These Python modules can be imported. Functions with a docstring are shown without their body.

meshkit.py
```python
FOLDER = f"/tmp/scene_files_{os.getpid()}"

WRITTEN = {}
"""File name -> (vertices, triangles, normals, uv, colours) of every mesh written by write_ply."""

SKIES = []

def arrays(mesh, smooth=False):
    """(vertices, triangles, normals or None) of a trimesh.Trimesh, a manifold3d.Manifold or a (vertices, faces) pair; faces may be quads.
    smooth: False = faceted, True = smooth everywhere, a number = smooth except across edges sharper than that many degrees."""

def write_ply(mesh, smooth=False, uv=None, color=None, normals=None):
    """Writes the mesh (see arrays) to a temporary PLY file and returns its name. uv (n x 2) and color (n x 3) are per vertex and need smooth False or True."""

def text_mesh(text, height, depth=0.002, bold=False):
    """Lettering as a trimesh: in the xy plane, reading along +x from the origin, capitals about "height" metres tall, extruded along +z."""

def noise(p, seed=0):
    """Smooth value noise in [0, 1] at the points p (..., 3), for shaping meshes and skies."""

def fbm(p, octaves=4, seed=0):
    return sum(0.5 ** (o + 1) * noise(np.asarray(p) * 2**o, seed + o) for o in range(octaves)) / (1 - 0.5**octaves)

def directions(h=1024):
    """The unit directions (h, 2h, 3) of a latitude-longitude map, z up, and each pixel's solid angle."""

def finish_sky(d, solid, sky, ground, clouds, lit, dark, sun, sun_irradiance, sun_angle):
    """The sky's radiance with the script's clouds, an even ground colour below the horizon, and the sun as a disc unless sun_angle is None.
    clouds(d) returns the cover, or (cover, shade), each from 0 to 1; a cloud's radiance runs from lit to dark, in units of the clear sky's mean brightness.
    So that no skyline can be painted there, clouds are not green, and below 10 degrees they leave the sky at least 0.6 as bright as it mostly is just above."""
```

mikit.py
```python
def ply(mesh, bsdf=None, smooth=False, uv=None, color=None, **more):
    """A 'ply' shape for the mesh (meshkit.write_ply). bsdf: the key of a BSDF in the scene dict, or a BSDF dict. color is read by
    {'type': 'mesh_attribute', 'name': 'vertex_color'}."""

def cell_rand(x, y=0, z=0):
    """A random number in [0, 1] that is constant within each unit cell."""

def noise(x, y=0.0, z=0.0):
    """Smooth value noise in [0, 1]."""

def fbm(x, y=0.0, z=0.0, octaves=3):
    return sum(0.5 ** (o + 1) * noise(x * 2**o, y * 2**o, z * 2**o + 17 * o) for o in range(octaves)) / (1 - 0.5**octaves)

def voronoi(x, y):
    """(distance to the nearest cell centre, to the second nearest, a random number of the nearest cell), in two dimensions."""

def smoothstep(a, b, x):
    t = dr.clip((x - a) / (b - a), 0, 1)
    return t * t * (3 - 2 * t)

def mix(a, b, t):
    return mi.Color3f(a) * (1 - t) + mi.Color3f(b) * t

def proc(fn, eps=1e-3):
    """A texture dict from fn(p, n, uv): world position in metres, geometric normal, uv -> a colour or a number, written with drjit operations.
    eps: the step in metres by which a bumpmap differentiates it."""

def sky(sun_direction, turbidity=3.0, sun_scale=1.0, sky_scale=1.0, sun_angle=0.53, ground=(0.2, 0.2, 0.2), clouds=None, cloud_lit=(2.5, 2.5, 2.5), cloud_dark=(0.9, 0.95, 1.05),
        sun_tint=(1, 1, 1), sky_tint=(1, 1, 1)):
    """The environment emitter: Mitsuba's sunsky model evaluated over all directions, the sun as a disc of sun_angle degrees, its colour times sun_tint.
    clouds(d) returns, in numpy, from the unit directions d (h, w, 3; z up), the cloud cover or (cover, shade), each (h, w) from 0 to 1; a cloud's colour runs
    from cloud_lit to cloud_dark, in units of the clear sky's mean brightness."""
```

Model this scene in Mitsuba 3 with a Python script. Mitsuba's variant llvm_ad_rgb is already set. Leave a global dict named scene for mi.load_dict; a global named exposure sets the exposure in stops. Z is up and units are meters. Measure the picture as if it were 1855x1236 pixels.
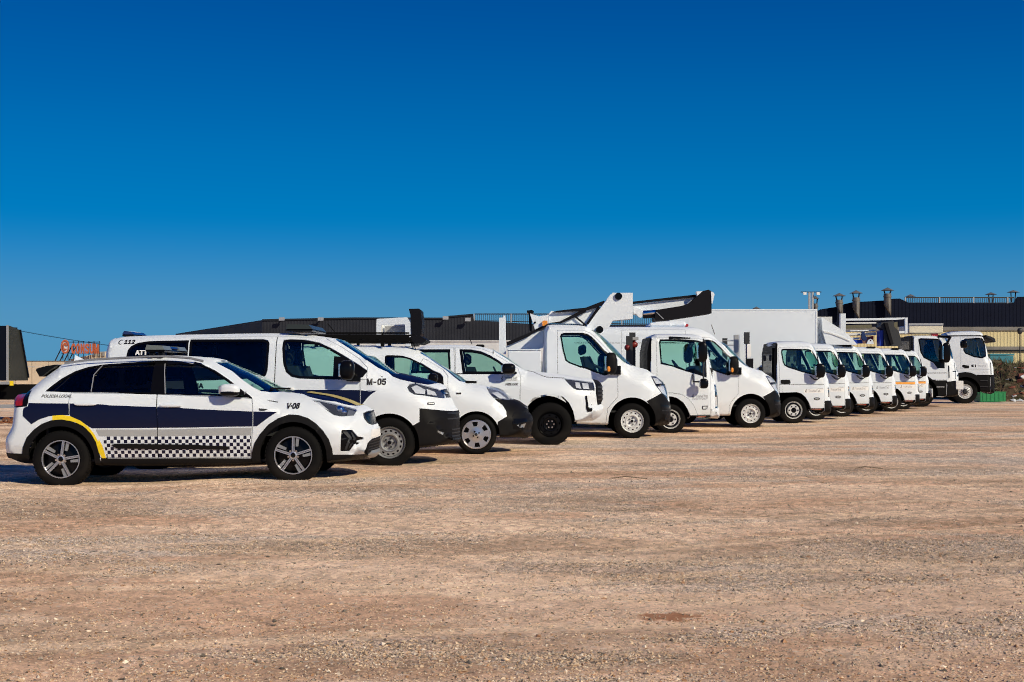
import math, random
import numpy as np
import trimesh, shapely, mitsuba as mi, drjit as dr
import mikit, meshkit
from mikit import noise, fbm, voronoi, smoothstep, mix, cell_rand
from shapely.geometry import Polygon, LineString, Point, MultiPolygon, box as sbox
from shapely.ops import unary_union
from scipy.spatial import Delaunay, cKDTree
from scipy.ndimage import gaussian_filter1d
from scipy.interpolate import PchipInterpolator

T = mi.ScalarTransform4f
rng = np.random.default_rng(7)
scene, labels = {}, {}

# ---------------------------------------------------------------- camera, sky, exposure
F, UC, VH, EYE = 2450.0, 927.5, 676.0, 1.27          # focal length and horizon of the survey drawing, eye height (m)
scene['camera'] = {'type': 'perspective', 'fov': math.degrees(2 * math.atan(UC / F)), 'fov_axis': 'x',
                   'to_world': T().look_at(origin=[0, 0, EYE], target=[0, 10, EYE], up=[0, 0, 1]),
                   'principal_point_offset_y': (618 - VH) / 1236, 'near_clip': 0.1, 'far_clip': 4000.0}
SUN = np.array([0.92, -0.93, 0.76])
def veil(d):
    """pale haze low in the sky, the same all the way round, faintly streaked; warmer right at the horizon"""
    el = np.degrees(np.arcsin(np.clip(d[..., 2], 0, 1))); n = meshkit.fbm(d * [3, 3, 25], 3, 5); t = np.clip((6.8 - el) / 5.0, 0, 1)
    return .58 * np.exp(-(el / 11.0) ** 2) * (.96 + .08 * n), t * t * (3 - 2 * t)
scene['sky'] = mikit.sky(SUN, turbidity=2.0, sky_scale=1.0, sun_tint=(.92, 1.03, 1.15), sky_tint=(.0, .193, .657), ground=(.3, .23, .17), clouds=veil, cloud_lit=(0, 4.22, 8.13), cloud_dark=(1.8, 5.12, 6.93))
exposure = 1.58

# ---------------------------------------------------------------- materials
def two(d): return {'type': 'twosided', 'bsdf': d}
def rgb(*c): return {'type': 'rgb', 'value': list(c)}
def princ(name, col, rough=.5, **k):
    scene[name] = two({'type': 'principled', 'base_color': rgb(*col) if isinstance(col, tuple) else col, 'roughness': rough, **k})
def dusty(col, dust=(.42, .31, .22), top=.75, amt=.55):
    col, dust = mi.Color3f(*col), mi.Color3f(*dust)
    def fn(p, n, uv):
        a = fbm(p.x * 5, p.y * 5, p.z * 9, 3)
        t = smoothstep(top, .12, p.z) * smoothstep(.25, .75, a) * amt + .06 * amt * fbm(p.x * 1.3, p.y * 1.3, p.z * 2, 2)
        return mix(col, dust, dr.clip(t, 0, 1))
    return mikit.proc(fn)
princ('paint_white', dusty((.695, .75, .815), amt=.28), .38, specular=.45, clearcoat=.7, clearcoat_gloss=.88)
princ('paint_grey', dusty((.66, .67, .66), amt=.3), .32, specular=.5, clearcoat=.6, clearcoat_gloss=.9)
princ('navy', (.0025, .0035, .024), .35, specular=.3, clearcoat=.25, clearcoat_gloss=.9)
princ('yellow', (.85, .62, .01), .35, clearcoat=.5)
princ('orange', (.85, .36, .05), .35, clearcoat=.5)
princ('silver_grey', (.35, .36, .37), .4)
princ('plastic', dusty((.0065, .0065, .0075), amt=.012), .55, specular=.12)
princ('gloss_black', (.004, .004, .005), .22, specular=.18)
princ('matt_black', (.004, .004, .0045), .9, specular=.1)
princ('rubber', dusty((.006, .006, .0065), top=.4, amt=.02), .75, specular=.08)
princ('cabin', (.012, .014, .016), .75)
princ('seat_cloth', (.016, .019, .024), .85)
princ('alloy', (.72, .72, .73), .28, metallic=.9)
princ('steel_grey', (.34, .35, .36), .38, metallic=.55)
princ('steel_white', (.68, .69, .69), .35, metallic=.2)
princ('chrome', (.85, .86, .88), .1, metallic=1.0)
princ('lamp_inner', (.80, .82, .85), .42, metallic=.25)
princ('lamp_bowl_grey', (.05, .053, .06), .4, specular=.4)
princ('band_yellow', (.42, .34, .10), .4)
princ('lens_dark', (.035, .042, .042), .3, specular=.3)
princ('lens_grey', (.13, .155, .16), .3, specular=.3)
princ('clamp_red', (.16, .012, .01), .4)
princ('red_lens', (.35, .012, .012), .15, clearcoat=1.0)
princ('amber_lens', (.75, .26, .02), .2, clearcoat=1.0)
princ('amber_clear', (.80, .45, .12), .3)
princ('blue_lens', (.006, .016, .09), .12, clearcoat=1.0, spec_trans=.0)
princ('print_black', (.012, .012, .016), .5)
princ('print_white', (.8, .8, .8), .5)
princ('print_grey', (.12, .12, .13), .5)
princ('print_red', (.35, .05, .04), .5)
princ('blue_paint', (.01, .05, .42), .4)
princ('dark_steel', (.028, .03, .034), .5, metallic=.2)
princ('galvanised', (.42, .43, .44), .45, metallic=.5)
princ('green_plastic', (.012, .22, .07), .5)
princ('tarp_black', (.005, .005, .008), .55, specular=.15)
princ('plate_white', (.75, .75, .74), .4)
princ('olive', (.11, .10, .06), .7)
scene['glass'] = {'type': 'thindielectric', 'int_ior': 1.5, 'specular_transmittance': rgb(.60, .85, .78)}
scene['privacy_glass'] = {'type': 'thindielectric', 'int_ior': 1.36, 'specular_transmittance': rgb(.035, .038, .045)}
scene['clear_lens'] = {'type': 'thindielectric', 'int_ior': 1.5, 'specular_transmittance': rgb(.93, .95, .97)}
scene['blue_glass'] = {'type': 'thindielectric', 'int_ior': 1.5, 'specular_transmittance': rgb(.50, .58, .58)}
scene['smoke_glass'] = {'type': 'thindielectric', 'int_ior': 1.5, 'specular_transmittance': rgb(.17, .20, .21)}

# ---------------------------------------------------------------- helpers: naming
def numbered(key):
    taken = lambda k: k in scene or k in labels or any(x.startswith(k + '__') for x in scene)
    if not taken(key): return key
    i = 1
    while taken(f'{key}_{i:03d}'): i += 1
    return f'{key}_{i:03d}'
USED = {}
def fresh(key):
    n = USED.get(key, 0); USED[key] = n + 1
    return key if n == 0 else f'{key}_{n:03d}'
def thing(name, label=None, cat=None, group=None, kind=None):
    key = fresh(name)
    labels[key] = {k: v for k, v in dict(label=label, category=cat, group=group, kind=kind).items() if v}
    return key
def put(key, mesh, mat, smooth=30, at=None, **k):
    d = mesh if isinstance(mesh, dict) else (raw(mesh, mat) if isinstance(mesh, tuple) and len(mesh) == 3 else mikit.ply(mesh, mat, smooth=smooth, **k))
    if at is not None: d = {**d, 'to_world': at}
    scene[key] = d
    return key
def raw(m, mat):
    v, f, n = m
    return {'type': 'ply', 'filename': meshkit.write_ply((v, f), False, normals=n), 'face_normals': False, 'bsdf': {'type': 'ref', 'id': mat}}
SMALL = ('wheel_nut', 'lettering', 'chequer_band', 'spoke_insert', 'lamp_module', 'text_line')     # pieces too small to pick apart
def part(root, name, mesh, mat, smooth=30, at=None, **k):
    if name in SMALL: labels[root + '__' + name if USED.get(root + '__' + name, 0) == 0 else f"{root}__{name}_{USED[root + '__' + name]:03d}"] = {'kind': 'stuff'}
    return put(fresh(root + '__' + name), mesh, mat, smooth, at, **k)

# ---------------------------------------------------------------- helpers: shapes
cat = lambda ms: trimesh.util.concatenate([m for m in ms if m is not None])
def box(x0, x1, y0, y1, z0, z1, r=0.0):
    if r <= 0:
        m = trimesh.creation.box([x1 - x0, y1 - y0, z1 - z0]); m.apply_translation([(x0 + x1) / 2, (y0 + y1) / 2, (z0 + z1) / 2]); return m
    r = min(r, .49 * min(x1 - x0, y1 - y0, z1 - z0))
    p = []
    for a in range(3):
        e = np.array([[x0 + r, y0 + r, z0 + r], [x1 - r, y1 - r, z1 - r]]); e[0, a] -= r; e[1, a] += r
        p += [[e[i, 0], e[j, 1], e[k, 2]] for i in (0, 1) for j in (0, 1) for k in (0, 1)]
    return trimesh.convex.convex_hull(np.array(p))
def hull(p): return trimesh.convex.convex_hull(np.array(p, float))
def tube(pts, r, n=8):
    out = []
    pts = np.array(pts, float)
    for a, b in zip(pts[:-1], pts[1:]):
        if np.linalg.norm(b - a) > 1e-6: out.append(trimesh.creation.cylinder(r, segment=[a, b], sections=n))
    for a in pts[1:-1]:
        s = trimesh.creation.icosphere(1, r); s.apply_translation(a); out.append(s)
    return cat(out)
def bar(a, b, w, h=None):
    a, b = np.array(a, float), np.array(b, float); h = h or w
    d = b - a; L = np.linalg.norm(d); d /= L
    s = np.cross(d, [0, 0, 1]) if abs(d[2]) < .95 else np.cross(d, [0, 1, 0]); s /= np.linalg.norm(s); t = np.cross(s, d)
    return hull([p + i * s * w / 2 + j * t * h / 2 for p in (a, b) for i in (-1, 1) for j in (-1, 1)])
def slab(poly, y0, y1, bev=0.0):
    """a side-view polygon (x, z) given the thickness y0..y1"""
    if not isinstance(poly, (Polygon, MultiPolygon)): poly = Polygon(poly)
    poly = poly.buffer(0)
    out = []
    for g in getattr(poly, 'geoms', [poly]):
        if g.area < 1e-7: continue
        m = trimesh.creation.extrude_polygon(g, y1 - y0, engine='earcut')
        v = m.vertices; m = trimesh.Trimesh(np.c_[v[:, 0], y0 + v[:, 2], v[:, 1]], m.faces[:, ::-1], process=False); out.append(m)
    return cat(out)
def lathe(prof, n=40):
    """profile (radius, y) turned about the y axis"""
    pr = np.array(prof, float); a = np.arange(n) * 2 * np.pi / n
    v = np.stack([pr[None, :, 0] * np.cos(a)[:, None], np.broadcast_to(pr[None, :, 1], (n, len(pr))), pr[None, :, 0] * np.sin(a)[:, None]], -1).reshape(-1, 3)
    k = len(pr); f = []
    for i in range(n):
        j = (i + 1) % n
        for q in range(k - 1):
            f += [[i * k + q, j * k + q + 1, j * k + q], [i * k + q, i * k + q + 1, j * k + q + 1]]
    return trimesh.Trimesh(v, f, process=False)
def blob(c, r, e=2.6, n=14):
    """super-ellipsoid"""
    s = trimesh.creation.icosphere(3, 1.0); v = s.vertices
    k = (np.abs(v) ** e).sum(1) ** (-1 / e)
    return trimesh.Trimesh(v * k[:, None] * np.array(r) + np.array(c), s.faces, process=False)
def catmull(p, step=.025):
    """smooth curve through the points; a repeated point is a corner"""
    p = np.array(p, float); out = []
    runs, cur = [], [p[0]]
    for a in p[1:]:
        if np.hypot(*(a - cur[-1])) < 1e-9: runs.append(cur); cur = [a]
        else: cur.append(a)
    runs.append(cur)
    for r in runs:
        r = np.array(r)
        if len(r) < 2: out.append(r); continue
        e = np.vstack([2 * r[0] - r[1], r, 2 * r[-1] - r[-2]])
        for i in range(len(r) - 1):
            p0, p1, p2, p3 = e[i:i + 4]; n = max(1, int(np.hypot(*(p2 - p1)) / step))
            m1, m2 = (p2 - p0) / 2, (p3 - p1) / 2
            L = np.hypot(*(p2 - p1))
            m1 *= min(1, L / max(np.hypot(*m1), 1e-9)); m2 *= min(1, L / max(np.hypot(*m2), 1e-9))
            t = (np.arange(n) / n)[:, None]
            out.append((2 * t**3 - 3 * t**2 + 1) * p1 + (t**3 - 2 * t**2 + t) * m1 + (-2 * t**3 + 3 * t**2) * p2 + (t**3 - t**2) * m2)
        out.append(r[-1:])
    return np.vstack(out)
def circle(x, z, r, n=48): return Polygon([(x + r * math.cos(a), z + r * math.sin(a)) for a in np.arange(n) * 2 * np.pi / n])
def rounded(pts, r):
    return Polygon(pts).buffer(0).buffer(-r, join_style=2).buffer(r, quad_segs=5)
def Z(u, v, k):
    """reads points off one sheet of the survey drawing: sheet origin (u, v), enlarged k times"""
    return lambda s: np.array([[u + float(a) / k, v + float(b) / k] for a, b in (t.split(',') for t in s.split())])
def text(s, h, bold=True, slant=0.0, width=None):
    m = meshkit.text_mesh(s, h, .002, bold); v = np.array(m.vertices)
    if bold == 2: v0 = v; v = np.vstack([v + [k * h * .03, 0, abs(k) * .0006] for k in (-1, 0, 1)]); m = trimesh.Trimesh(v, np.vstack([m.faces + k * len(v0) for k in range(3)]), process=False)
    if width: v[:, 0] *= width / max(v[:, 0].max(), 1e-6)
    return trimesh.Trimesh(np.c_[v[:, 0] + slant * v[:, 1], -v[:, 2], v[:, 1]], m.faces, process=False)

# ---------------------------------------------------------------- vehicle bodies
class Frame:
    """one vehicle's own axes: x forward from the front axle, y across (near side negative), z up from the ground at the front wheel"""
    def __init__(s, depth, axle_u, contact_v, W):
        s.D, s.W, s.X0, s.Z0 = depth, W, (axle_u - UC) * depth / F, EYE - (contact_v - VH) * depth / F
        s.at = T().translate([s.X0, depth + W, s.Z0])
        s.offset = np.array([s.X0, depth + W, s.Z0])
    def loc(s, px, d=0.0):
        q = (s.D + d) / F; px = np.atleast_2d(px)
        return np.c_[(px[:, 0] - UC) * q - s.X0, EYE - (px[:, 1] - VH) * q - s.Z0]
class Body:
    def __init__(s, segs, W, table, nose=None, tail=None):
        P, C = [], []
        for c, p, q, pts in segs:
            k = catmull(pts, .012); P.append(k); C.append(np.tile([c, p, q], (len(k), 1)))
        P, C = np.vstack(P), np.vstack(C)
        keep = np.r_[True, np.hypot(*(P[1:] - P[:-1]).T) > 1e-4]; P, C = P[keep], C[keep]
        # even spacing
        L = np.r_[0, np.cumsum(np.hypot(*(np.vstack([P[1:], P[:1]]) - P).T))]; Pc, Cc = np.vstack([P, P[:1]]), np.vstack([C, C[:1]])
        n = int(L[-1] / .02); t = np.arange(n) * L[-1] / n
        P = np.c_[np.interp(t, L, Pc[:, 0]), np.interp(t, L, Pc[:, 1])]; C = np.stack([np.interp(t, L, Cc[:, i]) for i in range(3)], 1)
        C = gaussian_filter1d(C, 6, axis=0, mode='wrap')
        s.S = Polygon(P).buffer(0)
        if not isinstance(s.S, Polygon): s.S = max(s.S.geoms, key=lambda g: g.area)
        s.P, s.C, s.W = P, C, W
        dt = np.roll(P, -1, 0) - np.roll(P, 1, 0); dt /= np.linalg.norm(dt, axis=1, keepdims=True) + 1e-12
        area = 0.5 * np.sum(P[:, 0] * np.roll(P[:, 1], -1) - P[:, 1] * np.roll(P[:, 0], -1))
        s.N = np.c_[-dt[:, 1], dt[:, 0]] * (1 if area > 0 else -1)      # inward normals
        s.tree, s.rings = cKDTree(P), {}
        s.line = LineString(np.vstack([P, P[:1]]))
        tb = np.array(sorted(table)); s.prof = PchipInterpolator(tb[:, 0], tb[:, 1], extrapolate=False); s.zr = (tb[0, 0], tb[-1, 0])
        s.nose, s.tail = nose, tail
    def dist(s, q):
        _, i = s.tree.query(q); n = len(s.P); best = np.full(len(q), 9.0)
        for a, b in ((i - 1, i), (i, i + 1)):
            A, B = s.P[a % n], s.P[b % n]; ab = B - A
            t = np.clip(((q - A) * ab).sum(1) / np.maximum((ab * ab).sum(1), 1e-12), 0, 1)[:, None]
            best = np.minimum(best, np.hypot(*(q - A - t * ab).T))
        best[~shapely.contains_xy(s.S, q[:, 0], q[:, 1])] = 0
        return best, i
    def Y(s, q):
        d, i = s.dist(q); c, p, e = s.C[i].T
        u = np.clip(d / c, 0, 1)
        w = s.prof(np.clip(q[:, 1], *s.zr))
        if s.nose: x0, L, a = s.nose; w = w - a * np.clip((q[:, 0] - x0) / L, 0, 1.2) ** 2
        if s.tail: x0, L, a = s.tail; w = w - a * np.clip((x0 - q[:, 0]) / L, 0, 1.2) ** 2
        return np.maximum(w, .02) * np.maximum(1 - (1 - u) ** p, 0) ** (1 / e)
    def lift(s, q, off=0.0):
        """points on the near side (y < 0) and their outward normals"""
        q = np.asarray(q, float); e = .002
        d, i = s.dist(q)
        qi = q + s.N[i] * np.maximum(.0035 - d, 0)[:, None]
        gx = (s.Y(qi + [e, 0]) - s.Y(qi - [e, 0])) / (2 * e); gz = (s.Y(qi + [0, e]) - s.Y(qi - [0, e])) / (2 * e)
        n = np.c_[-gx, -np.ones(len(q)), -gz]; n /= np.linalg.norm(n, axis=1, keepdims=True)
        k = d < 5e-4; n[k, 1] = 0; n[k, 0] = -s.N[i[k], 0]; n[k, 2] = -s.N[i[k], 1]
        v = np.c_[q[:, 0], -s.Y(q), q[:, 1]] + n * off
        return v, n
    def mesh2d(s, poly, h):
        if isinstance(poly, MultiPolygon): raise ValueError
        def ring(c):
            c = np.array(c)[:-1]; out = []
            y = -s.Y(c)
            for a in range(len(c)):
                b = (a + 1) % len(c)
                L = math.sqrt(((c[b] - c[a]) ** 2).sum() + (y[b] - y[a]) ** 2); m = max(1, int(math.ceil(L / h)))
                if m > 1 and abs(y[b] - y[a]) > .3 * L:      # crossing the rounding: even in y
                    t = np.linspace(0, 1, 60); q = c[a] + (c[b] - c[a]) * t[:, None]; yy = -s.Y(q)
                    l = np.r_[0, np.cumsum(np.sqrt((np.diff(q, axis=0) ** 2).sum(1) + np.diff(yy) ** 2))]
                    t = np.interp(np.arange(m) * l[-1] / m, l, t)
                else: t = np.arange(m) / m
                out.append(c[a] + (c[b] - c[a]) * t[:, None])
            return np.vstack(out)
        B = np.vstack([ring(r.coords) for r in [poly.exterior, *poly.interiors]])
        x0, z0, x1, z1 = poly.bounds
        gx, gz = np.meshgrid(np.arange(x0, x1 + h, h), np.arange(z0, z1 + h, h)); gx[1::2] += h / 2
        g = np.c_[gx.ravel(), gz.ravel()]; g = g[shapely.contains_xy(poly, g[:, 0], g[:, 1])]
        if len(g):
            d, i = s.dist(g); g = g[d > s.C[i, 0] * .9]
        st = max(1, int(h / .02))
        if st not in s.rings:
            R = []
            for u in (.004, .016, .04, .08, .14, .22, .33, .47, .63, .8, .97):
                q = s.P[::st] + s.N[::st] * (s.C[::st, :1] * u); d, _ = s.dist(q); R.append(q[d > .93 * s.C[::st, 0] * u])
            s.rings[st] = np.vstack(R)
        R = s.rings[st]; R = R[(R[:, 0] > x0) & (R[:, 0] < x1) & (R[:, 1] > z0) & (R[:, 1] < z1)]
        R = R[shapely.contains_xy(poly, R[:, 0], R[:, 1])]
        I = np.vstack([g, R]) if len(g) else R
        edge = poly.boundary.difference(s.line.buffer(2e-4))
        if len(I) and not edge.is_empty:
            dd = shapely.distance(shapely.points(I), edge); ds, _ = s.dist(I)
            I = I[dd > np.minimum(.4 * h, .35 * h * np.maximum(.08, ds / .15))]
        V = np.vstack([B, I]); V = V[np.unique(np.round(V, 5), axis=0, return_index=True)[1]]
        f = Delaunay(V).simplices; cen = V[f].mean(1)
        a, b, c = V[f[:, 0]], V[f[:, 1]], V[f[:, 2]]
        ar = (b[:, 0] - a[:, 0]) * (c[:, 1] - a[:, 1]) - (b[:, 1] - a[:, 1]) * (c[:, 0] - a[:, 0])
        ok = shapely.contains_xy(poly, cen[:, 0], cen[:, 1]) & (np.abs(ar) > 1e-9)
        f, ar = f[ok], ar[ok]; f[ar < 0] = f[ar < 0][:, ::-1]
        return V, f
    def sheet(s, poly, h=.04, off=0.0, lip=.014, side='near'):
        """the body surface over a side-view polygon, its cut edges turned in by lip; returns (v, f, n)"""
        Vs, Fs, Ns, at = [], [], [], 0
        for g in getattr(poly, 'geoms', [poly]):
            if not isinstance(g, Polygon) or g.area < 2e-5: continue
            q, f = s.mesh2d(g, h)
            if not len(f): continue
            v, n = s.lift(q, off)
            parts = [(v, f, n)]
            if lip:
                e = np.sort(np.vstack([f[:, [0, 1]], f[:, [1, 2]], f[:, [2, 0]]]), 1); o = np.vstack([f[:, [0, 1]], f[:, [1, 2]], f[:, [2, 0]]])
                _, inv, cnt = np.unique(e, axis=0, return_inverse=True, return_counts=True); o = o[cnt[inv.ravel()] == 1]
                d, _ = s.dist(q); o = o[(d[o] > .004).any(1)]
                if len(o):
                    A, B_ = v[o[:, 0]], v[o[:, 1]]; iA, iB = A - n[o[:, 0]] * lip, B_ - n[o[:, 1]] * lip
                    m = len(o); w = np.vstack([A, B_, iB, iA]); k = np.arange(m)
                    ff = np.vstack([np.c_[k, k + 2 * m, k + m], np.c_[k, k + 3 * m, k + 2 * m]])
                    nn = np.cross(B_ - A, iA - A); nn /= np.linalg.norm(nn, axis=1, keepdims=True) + 1e-12
                    parts.append((w, ff, -np.tile(nn, (4, 1))))
            for v_, f_, n_ in parts:
                Vs.append(v_); Fs.append(f_ + at); Ns.append(n_); at += len(v_)
        if not Vs: return None
        v, f, n = np.vstack(Vs), np.vstack(Fs), np.vstack(Ns)
        m = np.array([1, -1, 1])
        if side == 'near': return v, f, n
        if side == 'far': return v * m, f[:, ::-1], n * m
        return np.vstack([v, v * m]), np.vstack([f, f[:, ::-1] + len(v)]), np.vstack([n, n * m])
    def wrap(s, mesh, off=.003):
        """flat lettering (x, z) laid on the near side"""
        v, n = s.lift(np.c_[mesh.vertices[:, 0], mesh.vertices[:, 2]], 0)
        return trimesh.Trimesh(v + n * (off + np.maximum(-mesh.vertices[:, 1], 0))[:, None], mesh.faces, process=False)
def inside(P, *cuts):
    for c in cuts: P = P.difference(c)
    return P.buffer(0)
class Car:
    """a vehicle thing with panels cut out of one body surface"""
    def __init__(s, key, fr, body, h=.045):
        s.key, s.fr, s.b, s.h, s.cuts = key, fr, body, h, []
        s.at = fr.at
    def add(s, name, mesh, mat, smooth=30):
        if mesh is None: return None
        return part(s.key, name, mesh, mat, smooth, s.at)
    def panel(s, name, poly, mat, off=0.0, gap=.007, side='split', lip=.014, cut=True, h=None):
        """a panel in its own opening; split = one part on each side"""
        poly = poly.intersection(s.b.S).buffer(0)
        if poly.is_empty: return
        for c in s.cuts: poly = poly.difference(c)
        if cut: s.cuts.append(poly)
        g = poly
        if gap:
            e = poly.boundary.difference(s.b.line.buffer(3e-4))
            if not e.is_empty: g = poly.difference(e.buffer(gap))
        h = h or s.h
        if side == 'both': s.add(name, s.b.sheet(g, h, off, lip, 'both'), mat)
        else:
            s.add(name, s.b.sheet(g, h, off, lip, 'near'), mat)
            if side == 'split': s.add(name, s.b.sheet(g, h, off, lip, 'far'), mat)
    def decal(s, name, poly, mat, off=.0025, side='near', h=None):
        poly = poly.intersection(s.b.S).buffer(0)
        if side == 'split':
            for sd in ('near', 'far'): s.add(name, s.b.sheet(poly, h or min(s.h, .035), off, 0, sd), mat)
        else: s.add(name, s.b.sheet(poly, h or min(s.h, .035), off, 0, side), mat)
    def rest(s, name, mat, holes=()):
        poly = s.b.S
        for c in list(s.cuts) + list(holes): poly = poly.difference(c)
        s.add(name, s.b.sheet(poly.buffer(0), s.h, 0, .016, 'both'), mat)
    def liner(s, keep_open, arches):
        """dark inner shell behind the gaps"""
        poly = s.b.S.buffer(-.03)
        for c in keep_open: poly = poly.difference(c.buffer(.012))
        for c in arches: poly = poly.difference(c)
        for sd in ('near', 'far'): s.add('inner_shell', s.b.sheet(poly, s.h * 1.6, -.022, 0, sd), 'matt_black')

# ---------------------------------------------------------------- wheels (axis along y, outer face at y = 0, centre at the origin)
def tyre(R, r, w):
    k = (R - r)
    side = lathe([(r, .012), (r + .12 * k, -.004), (r + .45 * k, -.012), (r + .75 * k, -.004), (R - .05 * k, .012), (R, .03), (R, w - .03), (R - .05 * k, w - .01), (r + .5 * k, w + .006), (r, w - .01)], 56)
    n = 44; lug = []
    for i in range(n):
        a0 = 2 * math.pi * i / n
        for j, (ya, yb) in enumerate(((.016, w * .36), (w * .4, w * .6), (w * .64, w - .016))):
            b0 = a0 + (j % 2) * math.pi / n; da = math.pi / n * .72
            lug.append(hull([[q * math.cos(b0 + t), y, q * math.sin(b0 + t)] for q in (R - .01, R + .007) for t in (-da, da) for y in (ya, yb)]))
    return cat([side] + lug)
def disc(rim_poly, y0, y1): return slab(rim_poly, y0, y1)
def arc_holes(n, rad, size, ph=0, stretch=1.0):
    out = []
    for i in range(n):
        a = ph + 2 * math.pi * i / n
        p = shapely.affinity.rotate(shapely.affinity.scale(Point(0, 0).buffer(size), 1, stretch), math.degrees(a), origin=(0, 0))
        out.append(shapely.affinity.translate(p, rad * math.cos(a), rad * math.sin(a)))
    return unary_union(out)
import shapely.affinity
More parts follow.
